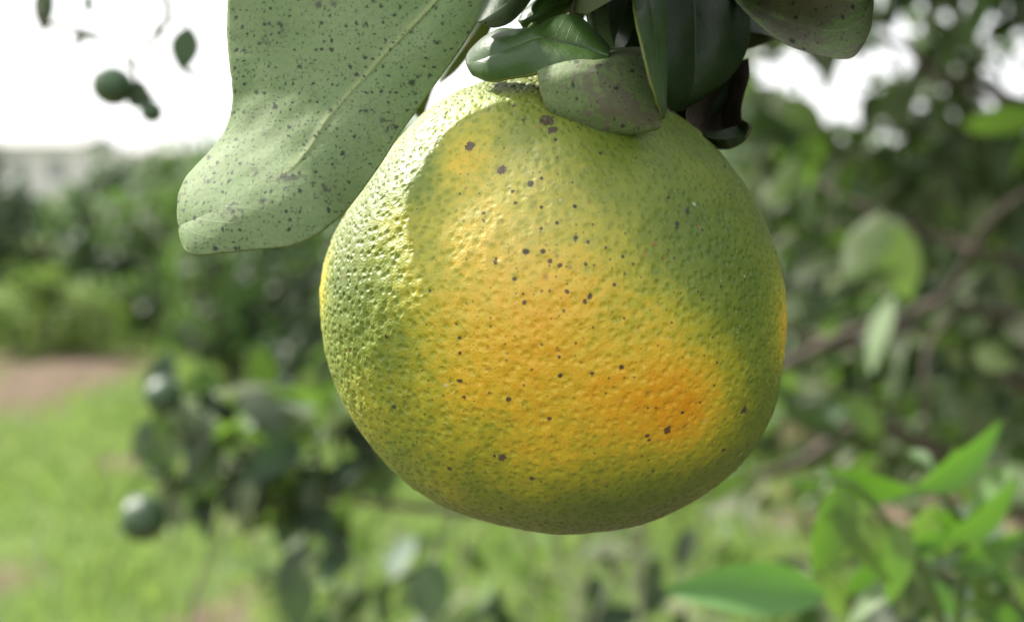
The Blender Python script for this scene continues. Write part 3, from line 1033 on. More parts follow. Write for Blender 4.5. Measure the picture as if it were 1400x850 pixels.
weed(560, 700, 2.9, 0.30, 0.62, 6, (M_LEAF_LT, M_LEAF, M_LEAF_SHRUB), 'loose leafy weed growing from the lawn under the low branch')
weed(760, 700, 3.3, 0.36, 0.55, 5, (M_LEAF_SHRUB, M_LEAF), 'sparse yellow-green weed straight below the ripening orange')
weed(930, 700, 2.6, 0.30, 0.66, 7, (M_LEAF, M_LEAF_DK, M_LEAF_LT), 'dark leafy weed between the orange and the young shoot')
weed(410, 700, 3.6, 0.30, 0.55, 6, (M_LEAF, M_LEAF_SHRUB), 'low weed on the lawn beneath the cluster of unripe fruit')


for k in range(44):
    px = random.choice((random.uniform(360, 640), random.uniform(640, 960)))
    b = P(px, random.uniform(720, 880) if px < 640 else random.uniform(735, 880), random.uniform(1.2, 1.9))
    put_leaf(droop, b, Vector((random.gauss(0, .7), random.gauss(0, .7), random.gauss(-0.5, .4))), Vector((random.gauss(0, .6), random.gauss(-.3, .5), 0.8)), 0.045 + 0.025 * random.random(),
             random.choice((M_LEAF, M_LEAF_DK, M_LEAF_DK, M_LEAF_LT)))
for k in range(16):
    px, d = random.uniform(330, 980), random.uniform(1.3, 2.0)
    x2 = px + random.uniform(-110, 60)
    tube('twig', [P(px, 690, d), P((px + x2) / 2 + random.uniform(-15, 15), 770, d), P(x2, 890, d * 0.95)], [0.0022, 0.0016, 0.0012], M_TWIG, droop, 5)


def fruit_small(px, py, d, rpx, stem_to, label, cat='fruit', group=None, squash=1.0):
    r = rpx / F * d
    c = P(px, py, d)
    top = (P(*stem_to) - c).normalized()
    n = 24
    V, q = [], []
    for i in range(n + 1):
        th = math.pi * i / n
        for j in range(n):
            ph = 2 * math.pi * j / n
            rr = r * (1 + 0.03 * math.cos(2 * th) - 0.10 * math.exp(-(th / 0.28) ** 2)) * (1 + 0.01 * mnoise.noise(Vector((3 * math.cos(ph), 3 * math.sin(ph), 5 * th))))
            V.append((rr * math.sin(th) * math.cos(ph), rr * math.sin(th) * math.sin(ph), rr * math.cos(th) * squash))
    for i in range(n):
        for j in range(n):
            a, b = i * n + j, i * n + (j + 1) % n
            q.append((a, a + n, b + n, b))
    me = mesh_np('unripe_fruit', np.array(V), np.array(q), [M_UNRIPE])
    o = obj('unripe_fruit', me, None, c)
    tag(o, label, cat, group)
    o.rotation_euler = top.to_track_quat('Z', 'Y').to_euler()
    L = (P(*stem_to) - c).length
    V2, q2, t2 = tube_np([(0, 0, r * 0.86), (0.0, r * 0.1, r * 0.86 + (L - r * 0.86) * 0.5), (0, 0, L)], [0.0014, 0.001, 0.0012], 6)
    obj('stem', mesh_np('stem', V2, [q2, t2], [M_TWIG]), o)
    # calyx: five short lobes
    V3, f3 = [], []
    for k in range(5):
        a = 2 * math.pi * k / 5
        b0 = len(V3)
        for (rad, dz, da) in ((0.08, 0.90, -0.5), (0.08, 0.90, 0.5), (0.26, 0.885, 0.28), (0.34, 0.86, 0), (0.26, 0.885, -0.28)):
            V3.append((r * rad * math.cos(a + da), r * rad * math.sin(a + da), r * dz * squash + 0.0006))
        f3.append((b0, b0 + 1, b0 + 2, b0 + 3, b0 + 4))
    obj('calyx', mesh_np('calyx', np.array(V3), np.array(f3), [M_STEM]), o)
    return o


fruit_small(196, 708, 1.1, 33, (228, 655, 1.16), 'small green unripe fruit hanging lowest on the dark leafy branch')
fruit_small(224, 541, 1.14, 27, (262, 551, 1.25), 'pale green unripe fruit at the upper tip of the dark leafy branch')

# ------------------------------------------------------------------ twig with fruitlets against the sky
TW = P(60, -260, 0.60)
ftw = thing('fruiting_twig', Vector((-0.28, 0.6, 1.555)), 'thin twig with a few small leaves hanging against the white sky', 'twig')
tube('stem', [Vector((-0.28, 0.62, 1.555)), P(30, -120, 0.58), P(55, 10, 0.56), P(62, 30, 0.56), P(110, 42, 0.55), P(150, 60, 0.55), P(185, 100, 0.55)], [0.002, 0.0016, 0.0014, 0.001, 0.0009, 0.0008], M_TWIG, ftw, 6)
tube('stem', [Vector((-0.22, 0.58, 1.56)), P(200, -80, 0.57), P(225, 30, 0.56), P(185, 75, 0.55), P(185, 105, 0.55), P(186, 130, 0.55)], [0.002, 0.0014, 0.001, 0.0008, 0.0009], M_TWIG, ftw, 6)
for (b, t, roll, wid, k) in [((66, -22, .56), (54, 44, .56), 0.55, 0.95, 0), ((62, 22, .56), (40, 12, .57), 0.3, 0.9, 1), ((122, -8, .57), (120, 20, .57), 0.4, 1.1, 1),
                             ((112, 40, .55), (104, 66, .55), 0.6, 1.0, 2), ((110, 44, .55), (134, 56, .55), 0.6, 0.8, 1), ((258, 36, .55), (247, 98, .55), 0.45, 1.25, 2),
                             ((246, 92, .55), (282, 108, .55), 0.9, 0.6, 1), ((212, 34, .56), (220, 52, .56), 0.5, 1.2, 2)]:
    leaf2(ftw, b, t, M_LEAF_DK, roll, wid, k)
leaf2(ftw, (172, 120, .55), (206, 140, .545), M_LEAF_DK, 0.3, 1.5, 2)
leaf2(ftw, (186, 122, .55), (212, 136, .55), M_LEAF_DK, 0.9, 0.8, 2)
tube('stem', [P(225, 30, 0.56), P(250, 30, 0.555), P(258, 38, 0.55)], [0.0005, 0.0005], M_TWIG, ftw, 6)
fruit_small(154, 118, 0.55, 27, (186, 128, 0.55), 'green fruitlet, larger of two hanging against the white sky')
fruit_small(207, 153, 0.55, 15, (188, 130, 0.55), 'tiny green fruitlet, smaller of two hanging against the white sky')

# ------------------------------------------------------------------ the ripening orange
FC = P(756, 419, 0.275)
RF = 0.0443
outline = [(440, 392), (449, 345), (470, 300), (500, 258), (540, 203), (590, 155), (650, 120), (720, 101), (790, 100), (860, 122), (910, 152), (962, 192), (1003, 238),
           (1040, 300), (1061, 362), (1071, 430), (1069, 495), (1054, 560), (1022, 616), (980, 655), (930, 690), (880, 714), (835, 724), (780, 727), (720, 721),
           (655, 706), (603, 686), (560, 659), (522, 622), (490, 578), (465, 530), (449, 480), (441, 432)]


def view_dir(px, py):
    """unit direction on the fruit (x right, y away, z up) for a point of its visible face"""
    o = CAM - FC
    v = (P(px, py, 1.0) - CAM).normalized()
    b = o.dot(v)
    disc = b * b - (o.length_squared - RF * RF)
    t = -b - math.sqrt(max(disc, 0.0))
    p = CAM + v * t - FC
    return np.array(p.normalized())


def orange():
    n = 256
    t = np.linspace(-1, 1, n + 1)
    t = np.tan(t * math.pi / 4)
    A, B = np.meshgrid(t, t, indexing='ij')
    one = np.ones_like(A)
    dirs, quads = [], []
    idx = np.arange((n + 1) ** 2).reshape(n + 1, n + 1)
    for k, (a, b, c) in enumerate([(one, A, B), (-one, -A, B), (-A, one, B), (A, -one, B), (A, B, one), (-A, B, -one)]):
        d = np.stack([a, b, c], -1).reshape(-1, 3)
        dirs.append(d / np.linalg.norm(d, axis=1)[:, None])
        q = np.stack([idx[:-1, :-1], idx[1:, :-1], idx[1:, 1:], idx[:-1, 1:]], -1).reshape(-1, 4) + k * (n + 1) ** 2
        quads.append(q)
    D = np.vstack(dirs)
    Q = np.vstack(quads)
    key = np.round(D * 1e5).astype(np.int64)
    _, first, inv = np.unique(key, axis=0, return_index=True, return_inverse=True)
    inv = np.asarray(inv).ravel()
    D = D[first]
    Q = inv[Q]
    # outline radius by angle
    ang, rad = [], []
    for (px, py) in outline:
        x, z = px - 756.0, -(py - 419.0)
        ang.append(math.atan2(z, x)); rad.append(math.hypot(x, z) / 315.5)
    o = np.argsort(ang)
    ang, rad = np.array(ang)[o], np.array(rad)[o]
    th = np.arctan2(D[:, 2], D[:, 0])
    Ro = np.interp(th, ang, rad, period=2 * math.pi)
    grid = np.linspace(-math.pi, math.pi, 721)[:-1]
    base = np.interp(grid, ang, rad, period=2 * math.pi)
    ker = np.exp(-(np.arange(-24, 25) / 10.0) ** 2); ker /= ker.sum()
    base = np.convolve(np.concatenate([base[-24:], base, base[:24]]), ker, 'valid')
    Ro = np.interp(th, grid, base, period=2 * math.pi)
    s2 = D[:, 0] ** 2 + D[:, 2] ** 2
    r = 0.985 * (1 - s2) + Ro * s2

    def bump(px, py, sig):
        c = view_dir(px, py)
        a = np.arccos(np.clip(D @ c, -1, 1))
        return np.exp(-(a / sig) ** 2)
    # stem dimple, raised shoulder and the hollow beside it, gentle facets
    top = np.array([0.03, 0.12, 0.99]); top /= np.linalg.norm(top)
    at = np.arccos(np.clip(D @ top, -1, 1))
    r -= 0.06 * np.exp(-(at / 0.16) ** 2)
    r += 0.022 * bump(535, 255, 0.22) + 0.010 * bump(600, 150, 0.2)
    r -= 0.030 * bump(610, 250, 0.24)
    r -= 0.008 * bump(900, 250, 0.3)
    r += 0.006 * bump(940, 540, 0.3)
    low = 0.0
    for (a, b, c, f, p) in [(3.1, 1.2, 2.2, 1.0, 0.3), (-2.0, 3.3, 1.1, 1.0, 1.7), (1.2, -2.6, 3.9, 1.0, 4.1), (6.1, 4.2, -5.2, 0.6, 2.2), (-7.2, 5.0, 6.3, 0.5, 0.9), (9.5, -8.2, 7.7, 0.35, 3.0)]:
        low = low + f * np.sin(D @ np.array([a, b, c]) * 1.6 + p)
    r += 0.0028 * low
    V = D * (r * RF)[:, None]
    # colouring of the peel
    ripe = np.full(len(D), 0.17)
    for (px, py, sig, a) in [(690, 450, 0.54, 0.36), (720, 420, 0.26, 0.10), (935, 560, 0.22, 0.62), (850, 560, 0.30, 0.22), (630, 545, 0.36, 0.14), (632, 210, 0.16, 0.26), (690, 300, 0.34, 0.22),
                             (760, 620, 0.28, 0.14), (800, 520, 0.25, 0.10), (1071, 450, 0.16, 0.60), (443, 385, 0.14, 0.40), (500, 560, 0.3, 0.06), (900, 440, 0.25, 0.12),
                             (1000, 400, 0.28, -0.20), (800, 722, 0.32, -0.17), (560, 240, 0.16, -0.16), (880, 230, 0.34, -0.10), (1010, 620, 0.2, -0.1), (500, 420, 0.30, -0.16), (530, 590, 0.28, -0.04), (900, 690, 0.25, -0.10)]:
        ripe += a * bump(px, py, sig)
    ripe += 0.025 * low + 0.3 * np.clip(D[:, 1], 0, 1) * (0.5 + 0.2 * low)
    speck = np.full(len(D), 0.16)
    for (px, py, sig, a) in [(740, 330, 0.42, 0.75), (790, 400, 0.22, 0.45), (700, 480, 0.4, 0.35), (720, 215, 0.12, 0.5), (620, 420, 0.3, 0.2), (880, 380, 0.3, 0.3)]:
        speck += a * bump(px, py, sig)
    pebble = 1.0 + 0.25 * bump(560, 480, 0.6) + 0.2 * bump(700, 450, 0.5) - 0.35 * bump(850, 200, 0.5) - 0.25 * bump(700, 250, 0.3) - 0.15 * bump(850, 690, 0.4)
    blem = np.zeros(len(D))
    for (px, py, pr) in [(641, 196, 11), (684, 228, 9), (748, 165, 14), (756, 178, 9), (703, 148, 6), (716, 165, 6), (911, 586, 8), (885, 594, 6), (887, 600, 5), (676, 357, 6), (703, 381, 6), (717, 413, 6),
                         (752, 356, 6), (766, 362, 6), (801, 361, 5), (740, 310, 5), (850, 502, 6), (807, 405, 7), (800, 412, 6), (775, 398, 5), (685, 629, 8), (613, 643, 6), (1008, 555, 8), (751, 574, 6),
                         (841, 389, 5), (771, 425, 5), (659, 288, 5), (660, 300, 4), (700, 258, 5), (704, 274, 5), (634, 543, 5), (727, 657, 7), (1037, 505, 4), (930, 308, 4), (925, 352, 4), (805, 330, 5), (829, 338, 4)]:
        c = view_dir(px, py)
        a = np.arccos(np.clip(D @ c, -1, 1)) * 315
        blem = np.maximum(blem, np.clip(1.1 - 0.6 * a / (pr * (0.50 if pr < 8 else 0.68)), 0, 1))
    ang_f = np.arccos(np.clip(-D[:, 1], -1, 1))
    sn = np.sqrt(s2) + 1e-9
    uv = np.stack([D[:, 0] / sn * ang_f * RF, D[:, 2] / sn * ang_f * RF], 1)
    me = mesh_np('orange', V, Q, [M_PEEL], uvs=uv, attrs={'ripe': ripe, 'speck': speck, 'blemish': blem, 'pebble': pebble, 'sky_sheen': np.clip(0.34 * bump(710, 300, 0.30) + 0.12 * bump(720, 215, 0.2) , 0, 0.6)})
    o = obj('orange', me, None, FC)
    tag(o, 'large ripening orange with yellow blush, green shoulders and dark specks hanging among leaves', 'orange')
    # stem and calyx on top
    tl = top * RF * 0.93
    C0 = FC + Vector(tl)
    V2, q2, t2 = tube_np([tl, tl + np.array([0.001, 0.003, 0.006]), tl + np.array([0.0025, 0.006, 0.013])], [0.0030, 0.0020, 0.0019], 10)
    obj('stem', mesh_np('stem', V2, [q2, t2], [M_TWIG]), o)
    V3, q3 = [], []
    for k in range(5):
        a = 2 * math.pi * k / 5
        b0 = len(V3)
        for (rr, dz, da) in ((0.0012, 0.0012, -0.5), (0.0012, 0.0012, 0.5), (0.0042, 0.0016, 0.3), (0.0058, 0.0030, 0), (0.0042, 0.0016, -0.3)):
            V3.append(tl + np.array([rr * math.cos(a + da), rr * math.sin(a + da), dz]))
        q3.append((b0, b0 + 1, b0 + 2, b0 + 3, b0 + 4))
    obj('calyx', mesh_np('calyx', np.array(V3), np.array(q3), [M_STEM]), o)
    return o, C0 + Vector((0.0025, 0.006, 0.013))


orange_o, STEM_TOP = orange()

# ------------------------------------------------------------------ the spray of leaves the orange hangs in
M_UNDER = hero_leaf_mat('leaf_under_specked', (0.190, 0.275, 0.112), (0.255, 0.330, 0.160), (0.26, 0.38, 0.06), 0.34, 0.68, speck=1.0, soot=0.28, soot_col=(0.075, 0.065, 0.065), vein=1.0, vein_col=(0.34, 0.39, 0.17), spec=0.3, grain=0.3)
M_UNDER_GREY = hero_leaf_mat('leaf_under_sooty', (0.155, 0.225, 0.085), (0.20, 0.255, 0.125), (0.10, 0.16, 0.04), 0.12, 0.65, speck=0.45, soot=0.85, soot_col=(0.15, 0.125, 0.105), vein=0.25, edge_col=(0.22, 0.17, 0.10), spec=0.25, grain=0.55)
M_UNDER_PLAIN = hero_leaf_mat('leaf_under_plain', (0.085, 0.120, 0.075), (0.115, 0.150, 0.095), (0.08, 0.14, 0.05), 0.15, 0.5, speck=0.25, soot=0.2, vein=0.5, spec=0.3)
M_TOP = hero_leaf_mat('leaf_face_green', (0.036, 0.080, 0.020), (0.062, 0.120, 0.028), (0.16, 0.30, 0.03), 0.16, 0.38, speck=0.15, soot=0.2, vein=0.7, vein_col=(0.15, 0.21, 0.055), edge_col=(0.20, 0.22, 0.05), spec=0.38)
M_TOP_SHADE = hero_leaf_mat('leaf_face_shade_tinted', (0.011, 0.026, 0.007), (0.020, 0.042, 0.011), (0.05, 0.10, 0.015), 0.08, 0.42, speck=0.2, soot=0.2, soot_col=(0.04, 0.036, 0.03), vein=0.3, vein_col=(0.05, 0.08, 0.02), edge_col=(0.08, 0.08, 0.03), spec=0.25)  # dark green face, blackened further to put overhead shade into its colour
M_DRY = hero_leaf_mat('leaf_dried', (0.060, 0.047, 0.033), (0.10, 0.078, 0.055), (0.05, 0.04, 0.02), 0.08, 0.6, speck=0.5, soot=0.7, soot_col=(0.03, 0.026, 0.022), vein=0.2, vein_col=(0.14, 0.1, 0.07), edge_col=(0.20, 0.14, 0.09), spec=0.25)

NODE = P(800, -70, 0.283)
spray = thing('leaf_spray', NODE, 'cluster of broad speckled and dark citrus leaves the orange hangs in', 'leaves')


def hero(stations, front, back, nu=90, nv=36, cup=0.0, ridge=0.0, wob=0.0004, thick=0.00035, label=None, seed=0, edge=0.0):
    """leaf surface through stations of (edge, midrib, edge) points; each point is (px, py, depth)"""
    S = np.array([[tuple(P(*p)) for p in st] for st in stations])      # k,3,3
    Lc, Mc, Rc = (catmull(S[:, i], nu + 1) for i in range(3))
    vs = np.linspace(-1, 1, 2 * nv + 1)
    vs = np.sign(vs) * np.abs(vs) ** 1.25
    G = np.zeros((nu + 1, len(vs), 3))
    for j, v in enumerate(vs):
        a = abs(v)
        G[:, j] = Mc * (1 - a) + (Lc if v < 0 else Rc) * a
    du = np.gradient(G, axis=0); dv = np.gradient(G, axis=1)
    N = np.cross(du, dv)
    N /= np.linalg.norm(N, axis=2)[:, :, None] + 1e-12
    view = np.array(CAM) - G
    flip = np.sign((N * view).sum(2).mean())
    N *= flip
    Na = N.mean(1, keepdims=True); Na = Na / (np.linalg.norm(Na, axis=2)[:, :, None] + 1e-12)
    taper = np.sin(np.linspace(0.04, 0.985, nu + 1) * math.pi) ** 0.8
    off = np.zeros((nu + 1, len(vs)))
    for j, v in enumerate(vs):
        a = abs(v)
        off[:, j] += cup * 4 * a * (1 - a) * taper
        off[:, j] += ridge * math.exp(-(v / 0.035) ** 2) * np.clip(np.linspace(-0.6, 1.8, nu + 1), 0, 1)
    for i in range(nu + 1):
        for j in range(len(vs)):
            p = G[i, j]
            off[i, j] += wob * taper[i] * (mnoise.noise(Vector((p[0] * 70 + seed, p[1] * 70, p[2] * 70))) + 0.4 * mnoise.noise(Vector((p[0] * 200 + seed, p[1] * 200, p[2] * 200))))
            if edge:
                off[i, j] += edge * abs(vs[j]) ** 6 * mnoise.noise(Vector((i * 0.13 + seed, vs[j] * 2, 0)))
    Gf = G + Na * off[:, :, None]
    # outline nibbled slightly so that the margin is not a perfect curve
    for j, s in ((0, 1), (len(vs) - 1, -1)):
        for i in range(nu + 1):
            Gf[i, j] += (Gf[i, j + s] - Gf[i, j]) * (0.5 + 0.5 * mnoise.noise(Vector((i * 0.6, seed + j, 1.0)))) * 0.35
    Gb = Gf - Na * thick
    m, k = nu + 1, len(vs)
    org = np.array(spray.location)
    V = np.vstack([Gf.reshape(-1, 3), Gb.reshape(-1, 3)]) - org
    idx = np.arange(m * k).reshape(m, k)
    qf = np.stack([idx[:-1, :-1], idx[:-1, 1:], idx[1:, 1:], idx[1:, :-1]], -1).reshape(-1, 4)
    if flip > 0:
        qf = qf[:, ::-1]
    # orientation: front face normal must look along N
    qb = qf[:, ::-1] + m * k
    loop = np.concatenate([idx[0, :-1], idx[:-1, -1], idx[-1, :0:-1], idx[:0:-1, 0]])
    l2 = np.roll(loop, -1)
    qr = np.stack([loop, l2, l2 + m * k, loop + m * k], -1)
    uu, vv = np.meshgrid(np.linspace(0, 1, m), vs * 0.5 + 0.5, indexing='ij')
    uv = np.stack([uu.ravel(), vv.ravel()], 1)
    me = mesh_np('leaf', V, np.vstack([qf, qb, qr]), [front, back], fmat=np.concatenate([np.zeros(len(qf)), np.ones(len(qb)), np.zeros(len(qr))]), uvs=np.vstack([uv, uv]))
    # consistent outward normals
    import bmesh
    bm = bmesh.new(); bm.from_mesh(me)
    bmesh.ops.recalc_face_normals(bm, faces=bm.faces[:])
    bm.to_mesh(me); bm.free()
    o = obj('leaf', me, spray)
    if label:
        o['label'] = label
    return o


def st(rows, dl, dm, dr):
    """attach depths (lists interpolated along the leaf) to rows of pixel triples"""
    k = len(rows)
    f = lambda d: np.interp(np.linspace(0, 1, k), np.linspace(0, 1, len(d)), d)
    a, b, c = f(dl), f(dm), f(dr)
    return [((*r[0], a[i]), (*r[1], b[i]), (*r[2], c[i])) for i, r in enumerate(rows)]


# the big speckled leaf
hero(st([((243, 284), (244, 309), (249, 337)), ((243, 272), (264, 300), (264, 347)), ((247, 258), (296, 286), (316, 344)), ((260, 237), (335, 268), (372, 338)),
         ((282, 211), (369, 250), (418, 328)), ((303, 184), (401, 227), (449, 310)), ((314, 155), (425, 199), (476, 284)), ((317, 125), (451, 160), (509, 242)),
         ((312, 80), (486, 120), (548, 182)), ((309, 35), (530, 73), (592, 118)), ((314, -20), (578, 24), (638, 54)), ((340, -95), (625, -30), (682, -20)),
         ((400, -170), (670, -85), (715, -75)), ((500, -225), (710, -135), (742, -130)), ((640, -225), (745, -185), (762, -180)), ((768, -214), (770, -213), (772, -212))],
        [.247, .249, .252, .2545, .2545, .257, .259, .261, .270, .284], [.244, .240, .239, .241, .247, .2525, .2555, .259, .268, .284], [.241, .237, .2355, .2375, .2455, .251, .254, .258, .268, .284]),
     M_UNDER, M_TOP, 150, 40, cup=0.0013, ridge=0.00055, wob=0.0009, label='big pale green leaf underside peppered with black specks', seed=1, edge=0.0004)
# folded green leaf lying on the shoulder
hero(st([((641, 70), (637, 86), (646, 104)), ((659, 53), (658, 82), (667, 112)), ((682, 40), (686, 70), (694, 108)), ((711, 40), (712, 58), (718, 102)), ((731, 40), (737, 50), (741, 99)),
         ((748, 28), (763, 58), (764, 97)), ((768, 20), (786, 64), (788, 95)), ((791, 22), (804, 69), (808, 94)), ((812, 40), (820, 74), (822, 93)), ((834, 63), (833, 76), (826, 92))],
        [.262, .257, .256, .254, .250, .248], [.258, .251, .248, .247, .245, .243], [.257, .250, .246, .243, .241, .241]),
     M_TOP, M_UNDER_PLAIN, 80, 24, cup=0.0012, ridge=-0.0003, wob=0.0005, label='green glossy leaf with pale curled end', seed=2, edge=0.0004)
# grey sooty underside against the fruit
hero(st([((748, 84), (815, 70), (876, 64)), ((735, 92), (813, 81), (882, 75)), ((735, 106), (815, 96), (886, 92)), ((738, 126), (820, 120), (893, 121)), ((747, 149), (826, 145), (899, 144)),
         ((766, 166), (832, 165), (906, 162)), ((792, 179), (838, 180), (901, 177)), ((822, 186), (846, 187), (872, 184))],
        [.262, .246, .245, .245, .246, .247, .247], [.258, .240, .239, .239, .241, .243, .246], [.262, .246, .244, .243, .243, .244, .246]),
     M_UNDER_GREY, M_TOP_SHADE, 70, 28, cup=0.0010, wob=0.0006, label='broad grey sooty leaf underside lying against the peel', seed=3, edge=0.0004)
# narrow leaf seen nearly edge on
hero(st([((906, 160), (908, 163), (910, 158)), ((898, 137), (905, 140), (911, 132)), ((890, 106), (901, 106), (912, 100)), ((881, 67), (897, 66), (913, 60)), ((870, 23), (891, 22), (913, 28)),
         ((865, 0), (887, -2), (908, 0)), ((858, -45), (878, -50), (895, -45)), ((845, -85), (848, -92), (852, -90))],
        [.238, .233, .231, .231, .234, .240, .255, .27], [.240, .238, .237, .238, .241, .246, .258, .27], [.244, .247, .249, .251, .253, .256, .262, .27]),
     M_TOP, M_UNDER_PLAIN, 70, 18, cup=0.0006, wob=0.0004, label='narrow dark green leaf turned edge on', seed=4, edge=0.0004)
# sooty spoon-shaped leaf
hero(st([((965, -60), (966, -58), (968, -55)), ((1012, -32), (1008, -14), (1004, 0)), ((1042, -12), (1040, 12), (1037, 34)), ((1075, -4), (1073, 28), (1071, 59)), ((1105, -3), (1108, 38), (1107, 73)),
         ((1135, -6), (1143, 42), (1148, 81)), ((1160, -12), (1170, 34), (1171, 75)), ((1180, -32), (1187, 15), (1189, 45)), ((1190, -42), (1194, -12), (1194, 8)), ((1190, -50), (1192, -40), (1192, -28))],
        [.275, .258, .253, .252, .254, .258], [.275, .262, .260, .258, .258, .258], [.275, .256, .250, .247, .249, .256]),
     M_UNDER_GREY, M_TOP, 80, 26, cup=-0.0012, wob=0.0006, label='pale sooty leaf curled like a spoon', seed=5, edge=0.0004)
# leaves behind, overhead shade put into their dark green
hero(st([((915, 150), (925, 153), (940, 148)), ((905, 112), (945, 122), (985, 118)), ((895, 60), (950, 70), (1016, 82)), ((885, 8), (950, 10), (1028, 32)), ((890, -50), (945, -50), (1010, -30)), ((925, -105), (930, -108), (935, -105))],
        [.262, .258, .257, .260, .272], [.264, .262, .262, .266, .274], [.268, .266, .266, .270, .276]), M_TOP_SHADE, M_UNDER_PLAIN, 60, 22, cup=0.001, wob=0.0007, label='broad dark green leaf with deep shade in its colour', seed=6)
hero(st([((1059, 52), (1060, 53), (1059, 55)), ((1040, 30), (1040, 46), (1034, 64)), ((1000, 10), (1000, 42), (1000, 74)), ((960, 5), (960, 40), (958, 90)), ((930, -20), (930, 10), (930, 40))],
        [.284, .286, .288], [.282, .284, .287], [.284, .286, .29]), M_TOP_SHADE, M_UNDER_PLAIN, 40, 16, wob=0.0006, seed=7)
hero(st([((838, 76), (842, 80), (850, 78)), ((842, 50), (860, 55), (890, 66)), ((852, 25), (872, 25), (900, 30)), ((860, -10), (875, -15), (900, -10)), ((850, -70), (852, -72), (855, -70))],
        [.268, .266, .27, .276], [.264, .262, .268, .276], [.266, .266, .27, .276]), M_TOP_SHADE, M_UNDER_PLAIN, 40, 16, wob=0.0004, seed=8)
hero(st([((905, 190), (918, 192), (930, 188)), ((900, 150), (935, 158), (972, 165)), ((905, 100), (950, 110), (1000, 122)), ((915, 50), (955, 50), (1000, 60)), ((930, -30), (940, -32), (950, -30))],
        [.281, .279, .279, .283], [.283, .281, .281, .285], [.285, .283, .283, .285]), M_TOP_SHADE, M_UNDER_PLAIN, 40, 16, wob=0.0006, seed=14)
# dried curled leaf
hero(st([((985, 95), (1006, 84), (1024, 80)), ((958, 125), (996, 120), (1025, 104)), ((938, 152), (986, 150), (1017, 134)), ((944, 174), (986, 174), (1014, 160)), ((962, 188), (992, 190), (1025, 172)), ((982, 202), (1000, 202), (1019, 188))],
        [.276, .270, .268, .266, .266, .270], [.282, .284, .286, .284, .278, .272], [.274, .270, .270, .268, .268, .270]), M_DRY, M_TOP_SHADE, 60, 22, cup=-0.002, wob=0.0012, label='dried brown curled leaf', seed=9, edge=0.0012)
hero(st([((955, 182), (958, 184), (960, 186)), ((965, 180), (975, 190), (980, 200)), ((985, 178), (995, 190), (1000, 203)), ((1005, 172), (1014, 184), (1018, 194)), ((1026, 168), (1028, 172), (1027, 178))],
        [.272, .270, .274], [.266, .265, .272], [.27, .269, .274]), M_TOP_SHADE, M_UNDER_PLAIN, 30, 12, wob=0.0006, seed=15)
# leaf closing the hollow of the spoon-shaped one
hero(st([((1030, -60), (1032, -58), (1034, -56)), ((1020, -30), (1050, -28), (1080, -40)), ((1030, 0), (1075, 2), (1120, -15)), ((1050, 18), (1090, 22), (1140, 5)), ((1090, 30), (1100, 32), (1110, 28))],
        [.275, .266, .266, .268], [.275, .268, .268, .268], [.275, .266, .266, .268]), M_UNDER_GREY, M_TOP_SHADE, 40, 16, wob=0.0005, seed=17)
# leaves along the top
hero(st([((651, 29), (652, 30), (653, 31)), ((660, 5), (667, 22), (673, 38)), ((675, -25), (690, 6), (697, 31)), ((700, -50), (712, -15), (716, 15)), ((730, -60), (738, -35), (734, -10)), ((768, -55), (770, -54), (772, -52))],
        [.256, .256, .262, .27], [.250, .248, .256, .27], [.250, .250, .258, .27]), M_UNDER_PLAIN, M_TOP, 50, 18, cup=0.001, wob=0.0004, label='grey-green leaf underside at the twig', seed=10)
hero(st([((708, 28), (709, 29), (710, 30)), ((722, 8), (724, 22), (722, 46)), ((745, -8), (748, 9), (746, 36)), ((770, -15), (772, 0), (768, 24)), ((795, -25), (796, -12), (792, 6)), ((812, -26), (813, -25), (814, -23))],
        [.264, .262, .268, .275], [.259, .257, .264, .275], [.260, .259, .266, .275]), M_TOP, M_UNDER_PLAIN, 50, 18, cup=0.001, wob=0.0004, seed=11)
hero(st([((846, 90), (850, 92), (856, 90)), ((815, 62), (840, 66), (872, 72)), ((800, 20), (832, 25), (873, 30)), ((800, -20), (830, -20), (865, -10)), ((818, -70), (826, -74), (834, -70))],
        [.274, .272, .272, .277], [.272, .270, .270, .277], [.276, .274, .274, .277]), M_UNDER_PLAIN, M_TOP_SHADE, 50, 18, wob=0.0006, seed=12)
hero(st([((600, 114), (601, 115), (603, 114)), ((604, 86), (616, 91), (624, 97)), ((624, 50), (637, 62), (645, 72)), ((640, 15), (657, 34), (668, 47)), ((672, -20), (680, -15), (688, -8)), ((730, -50), (731, -49), (732, -48))],
        [.300, .298, .292, .286], [.298, .295, .290, .286], [.300, .298, .292, .286]), M_UNDER_PLAIN, M_TOP_SHADE, 40, 14, wob=0.0004, seed=13)
hero(st([((576, 166), (577, 167), (578, 166)), ((556, 140), (570, 144), (583, 150)), ((560, 90), (580, 100), (598, 110)), ((590, 30), (612, 50), (630, 60)), ((650, -20), (655, -18), (660, -15)), ((735, -60), (736, -60), (737, -59))],
        [.315, .310, .300, .288], [.312, .308, .298, .288], [.315, .310, .300, .288]), M_UNDER_PLAIN, M_TOP_SHADE, 40, 14, wob=0.0004, seed=16)
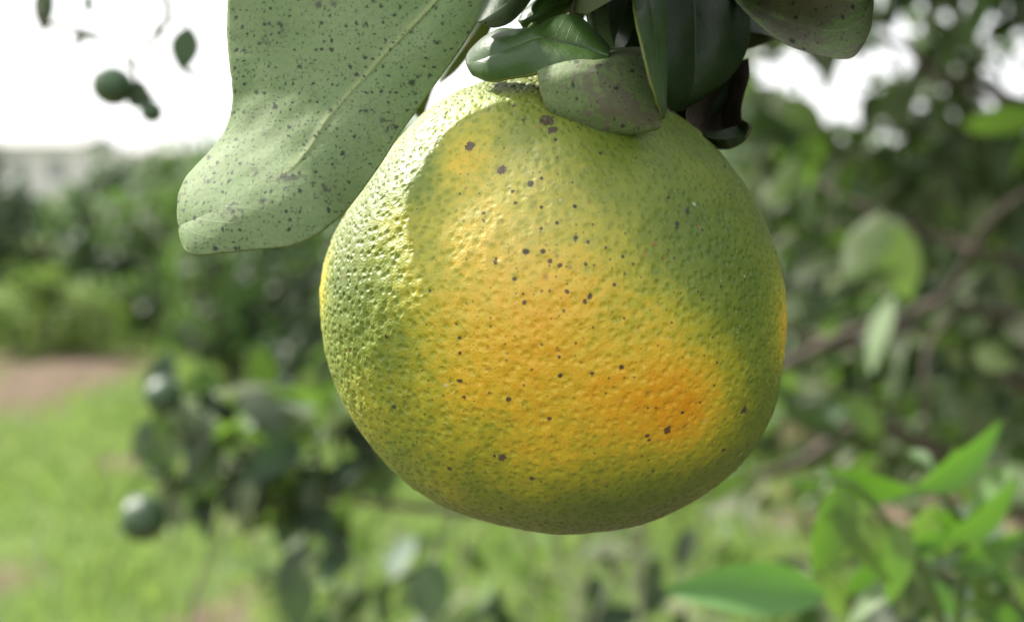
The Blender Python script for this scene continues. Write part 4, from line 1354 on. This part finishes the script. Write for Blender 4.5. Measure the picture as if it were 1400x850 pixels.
# twig and stalks
tube('twig', [Vector((0.10, 0.58, 1.615)), Vector((0.07, 0.50, 1.56)), Vector((0.045, 0.40, 1.47)), P(830, -240, 0.30), NODE, (NODE + STEM_TOP) / 2 + Vector((0.001, 0, 0)), STEM_TOP],
     [0.005, 0.0042, 0.0034, 0.0028, 0.0025, 0.0021, 0.0019], M_TWIG, spray, 10, 50, 0.15)
for (a, b) in [((770, -213, .284), (825, -215, .295)), ((724, 42, .256), (792, -20, .28)), ((815, 70, .258), (800, -30, .281)), ((848, -92, .27), (806, -120, .287)), ((966, -58, .275), (812, -150, .29)),
               ((930, -108, .274), (810, -140, .289)), ((852, -72, .276), (804, -100, .286)), ((771, -54, .27), (799, -75, .283)), ((813, -25, .275), (800, -60, .283)), ((826, -74, .277), (803, -95, .285)),
               ((731, -49, .286), (799, -85, .284)), ((736, -60, .288), (799, -95, .284)), ((940, -32, .285), (808, -125, .288)), ((930, 10, .289), (806, -115, .287)), ((1006, 84, .282), (940, 0, .287))]:
    A, B = P(*a), P(*b)
    tube('leaf_stalk', [A, (A + B) / 2 + Vector((0, 0.001, 0.002)), B], [0.0007, 0.0008, 0.0011], M_STEM, spray, 6)
tube('side_twig', [P(780, 24, .262), P(786, 6, .264), P(794, -30, .276), NODE], [0.0005, 0.0006, 0.0007, 0.001], M_BARK, spray, 7)
# more leaves of the same spray higher on the twig: they shade the top of the fruit
for (b, t, roll, wid, k) in [((800, -90, .285), (640, -150, .33), 1.1, 1.1, 0), ((805, -120, .287), (700, -130, .37), 1.3, 1.1, 2), ((815, -170, .29), (690, -260, .35), 1.0, 1.0, 0), ((810, -150, .288), (900, -230, .34), -1.0, 1.0, 0),
                             ((825, -230, .298), (730, -330, .30), 0.9, 1.0, 1), ((835, -250, .30), (960, -300, .32), -0.8, 1.0, 0), ((806, -120, .286), (860, -160, .37), 1.2, 1.0, 2), ((812, -160, .29), (1000, -150, .30), -1.0, 1.0, 0),
                             ((830, -240, .30), (760, -280, .38), 1.2, 1.1, 2), ((840, -300, .32), (800, -420, .40), 0.6, 1.0, 0), ((850, -330, .34), (720, -380, .38), 1.0, 1.0, 2), ((850, -330, .34), (990, -400, .38), -1.0, 1.0, 0)]:
    leaf2(spray, b, t, M_LEAF, roll, wid, k)
for (b, t, roll, wid, k) in [((815, -150, .285), (960, -140, .22), -1.1, 1.1, 0), ((820, -180, .288), (900, -190, .20), -1.2, 1.1, 2), ((830, -220, .295), (1060, -260, .22), -1.0, 1.1, 2),  # unseen overhanging leaves added to shade the leaves above the fruit
                             ((810, -150, .288), (840, -220, .20), -1.2, 1.1, 0), ((815, -170, .29), (1040, -130, .33), -1.2, 1.0, 2), ((838, -270, .30), (930, -330, .22), -1.0, 1.1, 0)]:
    leaf2(spray, b, t, M_LEAF, roll, wid, k)
